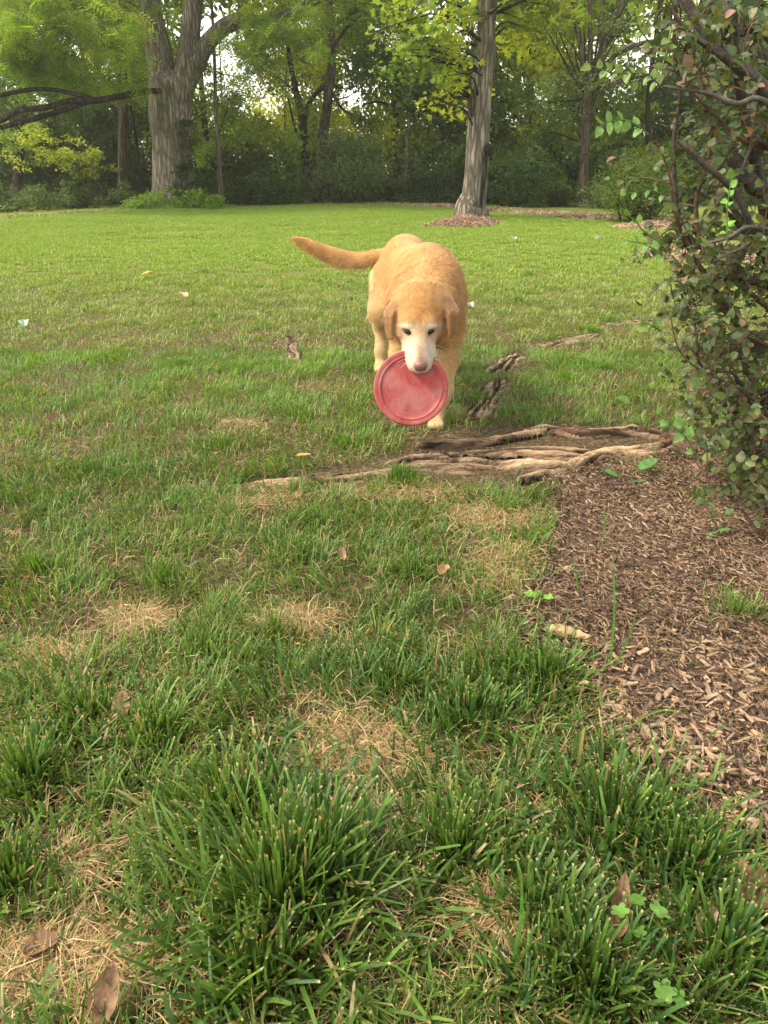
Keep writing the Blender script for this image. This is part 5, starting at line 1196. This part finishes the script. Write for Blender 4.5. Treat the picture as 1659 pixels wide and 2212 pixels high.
# relax once
nb = np.zeros_like(DV); ct = np.zeros(len(DV))
for a, b_ in ((0, 1), (1, 2), (2, 3), (3, 0)):
    np.add.at(nb, DQ[:, a], DV[DQ[:, b_]]); np.add.at(ct, DQ[:, a], 1); np.add.at(nb, DQ[:, b_], DV[DQ[:, a]]); np.add.at(ct, DQ[:, b_], 1)
DV = DV*.5+.5*nb/ct[:, None]
def coat(V):
    """coat colour from position on the body"""
    H = (V-HO)@HM; hx, hy, hz = np.abs(H[:, 0]), H[:, 1], H[:, 2]; x, y, z = V.T
    col = np.tile(np.array([.55, .305, .11]), (len(V), 1))
    earm = np.zeros(len(V))
    for a_, c_ in ((EL0, EL1), (ER0, ER1)):
        e = c_-a_; t = np.clip(((V-a_)@e)/(e@e), 0, 1)[:, None]; earm = np.maximum(earm, np.exp(-(np.linalg.norm(V-a_-t*e, axis=1)/.030)**4))
    def mx(c, f):
        f = np.clip(f, 0, 1)[:, None]; col[:] = col*(1-f)+np.array(c)*f
    nz = fbm(x*9+y*5, z*9+y*7, 5, 3)
    body = y > 2.40
    mx((.42, .20, .06), body*np.clip((nz-.35)*1.5, 0, .6))
    mx((.58, .36, .15), body*np.clip((.36-z)/.14, 0, 1)*.85)                      # paler belly and legs
    mx((.60, .44, .24), np.clip((.24-z)/.12, 0, 1)*.9)
    mx((.60, .42, .21), (y > 2.95)*(x < .02)*(z < .45)*np.clip((.45-z)/.1, 0, 1)*.7)
    tl = (x < -.045)*(y > 3.0)*(z > .38); mx((.62, .38, .15), tl*.8); mx((.78, .60, .36), tl*np.clip((.50+.25*np.clip(-x-.2, 0, 1)-z)/.05, 0, 1)*.9)       # tail feathering
    mx((.33, .165, .06), earm*(y < 2.36))
    hd = np.exp(-((hy-.04)**2/.012+hx**2/.012+hz**2/.02))                          # near the head
    head = (hy > -.09) & (hx < .085) & (hz > -.12) & (y < 2.38) & (z > .2)
    mx((.42, .215, .07), head*.8)
    mx((.24, .12, .048), earm*.9*(y < 2.36)*(hx > .058))
    mx((.44, .20, .065), head*np.exp(-(hx/.013)**2)*np.exp(-((hy-.045)/.045)**2)*(hz > 0)*.9)  # stripe down the forehead
    mx((.50, .27, .10), head*np.exp(-((hx-.03)/.03)**2)*np.exp(-((hy-.01)/.03)**2)*(hz > .01)*.35)
    mx((.50, .35, .21), head*np.clip((hy-.045)/.03, 0, 1)*np.clip((.062-hx)/.012, 0, 1)*.85)      # greyed face
    mx((.62, .52, .42), head*np.clip((hy-.085)/.04, 0, 1)*.8)
    mx((.60, .53, .44), head*np.clip((hy-.085)/.03, 0, 1)*np.clip((hx-.012)/.02, 0, 1)*.75)
    vv = .7071*((H[:, 2]-.0075)-(hy-.0665))                                       # height on the face as it tilts back
    mx((.50, .36, .23), head*np.exp(-((hx-.036)/.026)**2-(vv/.020)**2)*.7)
    mx((.74, .65, .54), head*np.exp(-((hx-.039)/.020)**2-((vv-.0165-.1*(hx-.039))/.0065)**2)*.95)   # white brows
    mx((.36, .20, .12), head*np.exp(-(hx/.013)**2)*np.clip((hy-.105)/.04, 0, 1)*np.clip((hz+.025)/.01, 0, 1)*.85)
    mx((.36, .22, .13), head*np.exp(-(hx/.012)**2)*np.exp(-((hy-.075)/.03)**2)*.35)
    mx((.085, .05, .035), head*np.exp(-(((hx-.0365)/.0140)**2+((vv-.45*(hx-.0365))/.0066)**2)**2)*.96)  # dark lids
    mx((.30, .20, .13), head*np.exp(-((hx-.030)/.012)**2-((vv+.010)/.006)**2)*.35)
    mx((.16, .085, .045), head*np.exp(-((hx-.060)/.009)**2)*np.clip((.03-hy)/.03, 0, 1)*np.clip((.02-hz)/.03, 0, 1)*.5)  # shade in the gap between cheek and ear, painted into the coat
    mx((.25, .10, .09), head*np.clip((hy-.10)/.02, 0, 1)*np.clip((-.062-hz)/.008, 0, 1)*.9)      # lips, with the lip shadow painted in
    return col
EL0, EL1, ER0, ER1 = P(850, 668, 2.30), P(843, 730, 2.265), P(968, 660, 2.30), P(974, 724, 2.265)
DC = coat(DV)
dbase = np.array([.12, 2.8, 0.0])
dog = empty('dog', dbase, 'old golden retriever with a white face walking up with a red disc in its mouth', 'dog')
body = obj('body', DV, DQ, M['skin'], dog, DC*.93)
# face details
m, nt, b = newmat('eye_wet'); b.inputs['Base Color'].default_value = (.012, .007, .005, 1); b.inputs['Roughness'].default_value = .22; M['eye'] = m
m, nt, b = newmat('nose_leather'); nn = noise(nt, 400, 3, .6, 'World'); rr_ = ramp(nt, nn.outputs['Fac'], [(.3, (.14, .06, .05)), (.7, (.28, .14, .12))]); nt.links.new(rr_.outputs[0], b.inputs['Base Color']); b.inputs['Roughness'].default_value = .38; bumpn(nt, nn.outputs['Fac'], b, .4, .002); M['nose'] = m
m, nt, b = newmat('nostril'); b.inputs['Base Color'].default_value = (.02, .008, .008, 1); b.inputs['Roughness'].default_value = .6; M['nostril'] = m
def sphere(c, r, R, nu=16, nv=24, shape=None):
    th = np.linspace(0, math.pi, nu); ph = np.linspace(0, 2*math.pi, nv, endpoint=False); T_, P_ = np.meshgrid(th, ph, indexing='ij')
    L = np.stack([np.sin(T_)*np.cos(P_), np.sin(T_)*np.sin(P_), np.cos(T_)], -1).reshape(-1, 3)
    if shape is not None: L = shape(L)
    V = c+(L*np.asarray(r))@R.T; i = np.arange(nu-1)[:, None]*nv; j = np.arange(nv)[None]; k = (j+1) % nv
    return V, np.stack([i+j, i+nv+j, i+nv+k, i+k], -1).reshape(-1, 4)
for s in (-1, 1):
    ea = -s*.45; RE = HM@np.array([[math.cos(ea), -math.sin(ea), 0], [math.sin(ea), math.cos(ea), 0], [0, 0, 1.]])
    V, Fs = sphere(hl(s*.0365, .0665, .0075), (.0118, .0060, .0070), RE); obj('eye', V, Fs, M['eye'], dog)
def nshape(L):
    L = L.copy(); L[:, 0] *= 1-.28*np.clip(-L[:, 2], 0, 1); return L
V, Fs = sphere(hl(0, .181, -.022), (.0215, .0150, .0175), HM, shape=nshape); nose = obj('nose', V, Fs, M['nose'], dog)
for s in (-1, 1):
    V, Fs = sphere(hl(s*.0105, .1915, -.0255), (.0048, .0035, .0040), HM); obj('nostril', V, Fs, M['nostril'], nose)
wa = Acc()
for s in (-1, 1):
    for k in range(7):
        a = hl(s*(.030+.002*k % .01), .15-.012*k, -.035-.003*(k % 3)); b_ = a+HM@np.array([s*(.035+.006*k), .01+.002*k, -.012+.008*rng.normal()]); V, Fs = tube([a, (a+b_)/2+HM@np.array([0, 0, .006]), b_], [.0004, .00035, .0001], 4, 7); wa.add(V, Fs, np.array([.8, .76, .7]))
wk = wa.build('whiskers', M['fur'], dog); wk['kind'] = 'stuff'
# hair
nh = 150000
tri = DV[DQ]; nrm = np.cross(tri[:, 2]-tri[:, 0], tri[:, 3]-tri[:, 1]); area = np.linalg.norm(nrm, axis=1); nrm = nrm/(area[:, None]+1e-12)
cen = tri.mean(1); facing = ((cen-np.array([.1, 0, .8]))*nrm).sum(1)/np.linalg.norm(cen, axis=1)
Hc = (cen-HO)@HM; headf = (Hc[:, 1] > -.02) & (np.abs(Hc[:, 0]) < .08) & (np.abs(Hc[:, 2]) < .09) & (cen[:, 1] < 2.36)
w = area*np.where(facing > .35, .15, 1)*np.where(headf, 2.2, 1); w = w*(cen[:, 2] > .012)
pick = rng.choice(len(w), nh, p=w/w.sum()); uv = rng.random((nh, 2)); q = tri[pick]
pos = (q[:, 0]*(1-uv[:, :1])+q[:, 1]*uv[:, :1])*(1-uv[:, 1:])+(q[:, 3]*(1-uv[:, :1])+q[:, 2]*uv[:, :1])*uv[:, 1:]
nn_ = nrm[pick]; Hp = (pos-HO)@HM
istail = (pos[:, 0] < -.045) & (pos[:, 1] > 3.0) & (pos[:, 2] > .38)
hf = (pos[:, 1] < 2.37) & (np.abs(Hp[:, 0]) < .09) & (Hp[:, 1] > -.07)
flow = np.tile(np.array([-.05, .75, -.65]), (nh, 1)); flow[:, 0] += (pos[:, 0]-.13)*2.5
legs = pos[:, 2] < .26; flow[legs] = [0, .15, -1]
flow[hf] = -HF+np.stack([np.sign(-Hp[:, 0])*np.clip(np.abs(Hp[:, 0])*12, 0, .8), 0*Hp[:, 0], 0*Hp[:, 0]], -1)[hf]@HM.T+np.array([0, 0, -.25])
flow[istail] = np.array([-.95, -.1, -.45])
flow += (fbm(pos[:, 0]*20+pos[:, 1]*7, pos[:, 2]*20+pos[:, 1]*11, 3, 2)[:, None]-.5)*np.array([1.4, 0, 1.2])
tang = norm(flow-nn_*(flow*nn_).sum(1)[:, None]); d = norm(tang+nn_*rng.uniform(.06, .30, nh)[:, None]+rng.normal(0, .16, (nh, 3)))
Lh = np.full(nh, .010); Lh[legs] = .008; Lh[hf] = .006+.006*np.clip(-Hp[hf, 1]/.05, 0, 1); Lh[istail] = .016
under = (nn_[:, 2] < -.3) & ~hf & ~legs; Lh[under] = .035; Lh[istail & (nn_[:, 2] < 0)] = .030
neck = (pos[:, 1] > 2.36) & (pos[:, 1] < 2.60) & ~legs; Lh[neck] = .019
nearear = (np.abs(Hp[:, 0]) > .055) & (np.abs(Hp[:, 0]) < .125) & (pos[:, 1] < 2.345) & (pos[:, 2] > .30); Lh[nearear] = .006
Lh *= rng.uniform(.6, 1.3, nh)
eyed = np.hypot(np.abs(Hp[:, 0])-.0365, .7071*((Hp[:, 2]-.0075)-(Hp[:, 1]-.0665))*1.5); eyed = np.where(Hp[:, 1] > .03, eyed, 9); Lh[eyed < .017] *= .12
gs = np.array([0, 0, -1.])
p1 = pos+d*Lh[:, None]*.5; p2 = pos+d*Lh[:, None]*.95+gs*Lh[:, None]*.18+tang*Lh[:, None]*.1
side = norm(np.cross(d, nn_)+rng.normal(0, .3, (nh, 3))); hw = np.where(hf, .00030, .00055)[:, None]
HV = np.stack([pos-side*hw, pos+side*hw, p1-side*hw*.8, p1+side*hw*.8, p2], 1).reshape(-1, 3); off = (np.arange(nh)*5)[:, None]
tuftn = .72+.62*fbm(pos[:, 0]*38+pos[:, 1]*11, pos[:, 2]*26+pos[:, 1]*15, 71, 3)
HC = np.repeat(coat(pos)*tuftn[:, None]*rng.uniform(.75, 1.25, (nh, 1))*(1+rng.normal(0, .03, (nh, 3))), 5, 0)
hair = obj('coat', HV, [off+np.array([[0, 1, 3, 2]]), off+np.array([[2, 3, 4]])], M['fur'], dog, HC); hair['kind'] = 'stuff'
# ------------------------------------------------------------------ red flying disc in its mouth
dc = P(888, 838, 2.165); tiltd = math.radians(20); dn = np.array([.02, -math.cos(tiltd), math.sin(tiltd)]); dn /= np.linalg.norm(dn)
dx = norm(np.cross([0, 0, 1.], dn)); dy = np.cross(dn, dx); DM = np.stack([dx, dy, dn], -1)
prof = [(0, -.0040), (.03, -.0040), (.06, -.0038), (.085, -.0036), (.0935, -.0034), (.0950, -.0010), (.0965, .0004), (.0985, .0005), (.1000, -.0010), (.1020, -.0011), (.1045, -.0002), (.1085, .0008), (.1120, .0008),
        (.1150, .0010), (.1166, -.0030), (.1170, -.0100), (.1160, -.0190), (.1135, -.0215), (.1110, -.0190), (.1118, -.0090), (.1100, -.0040), (.1020, -.0050), (.0900, -.0070), (.05, -.0075), (0, -.0075)]
ns = 96; th = np.linspace(0, 2*math.pi, ns, endpoint=False); V = []
for r_, z_ in prof:
    wob = .0012*np.sin(2*th+.6)*(r_/.117)
    V.append(np.stack([r_*np.cos(th), r_*np.sin(th), z_+wob], -1))
V = np.concatenate(V); k = len(prof); i = np.arange(k-1)[:, None]*ns; j = np.arange(ns)[None]; FD = np.stack([i+j, i+ns+j, i+ns+(j+1) % ns, i+(j+1) % ns], -1).reshape(-1, 4)
m, nt, b = newmat('disc_rubber'); n1 = noise(nt, 9, 5, .65, 'Object'); n2 = noise(nt, 60, 6, .8, 'Object', (1, .35, 1)); n3 = noise(nt, 22, 4, .7, 'Object')
r1 = ramp(nt, n1.outputs['Fac'], [(.38, (.33, .045, .045)), (.62, (.36, .125, .115))]); r2 = ramp(nt, n2.outputs['Fac'], [(.35, (.82, .8, .8)), (.65, (1.1, 1.12, 1.15))])
r3 = ramp(nt, n3.outputs['Fac'], [(.30, (.50, .38, .4)), (.45, (1, 1, 1))])
c = mixc(nt, r1.outputs[0], r2.outputs[0], 1.0, 'MULTIPLY'); c = mixc(nt, c, r3.outputs[0], .7, 'MULTIPLY'); nt.links.new(c, b.inputs['Base Color']); b.inputs['Roughness'].default_value = .7; b.inputs['Specular IOR Level'].default_value = .25; bumpn(nt, n2.outputs['Fac'], b, .25, .003); M['disc'] = m
o = bpy.data.objects.new('flying_disc', mesh('flying_disc', V, FD[:, ::-1], M['disc'], np.array([1., 1, 1])))
o.matrix_world = Matrix.Translation(Vector(dc)) @ Matrix([list(r_) for r_ in DM]).to_4x4(); link(o)
tag(o, 'scuffed red rubber flying disc held in the dog mouth', 'flying disc')
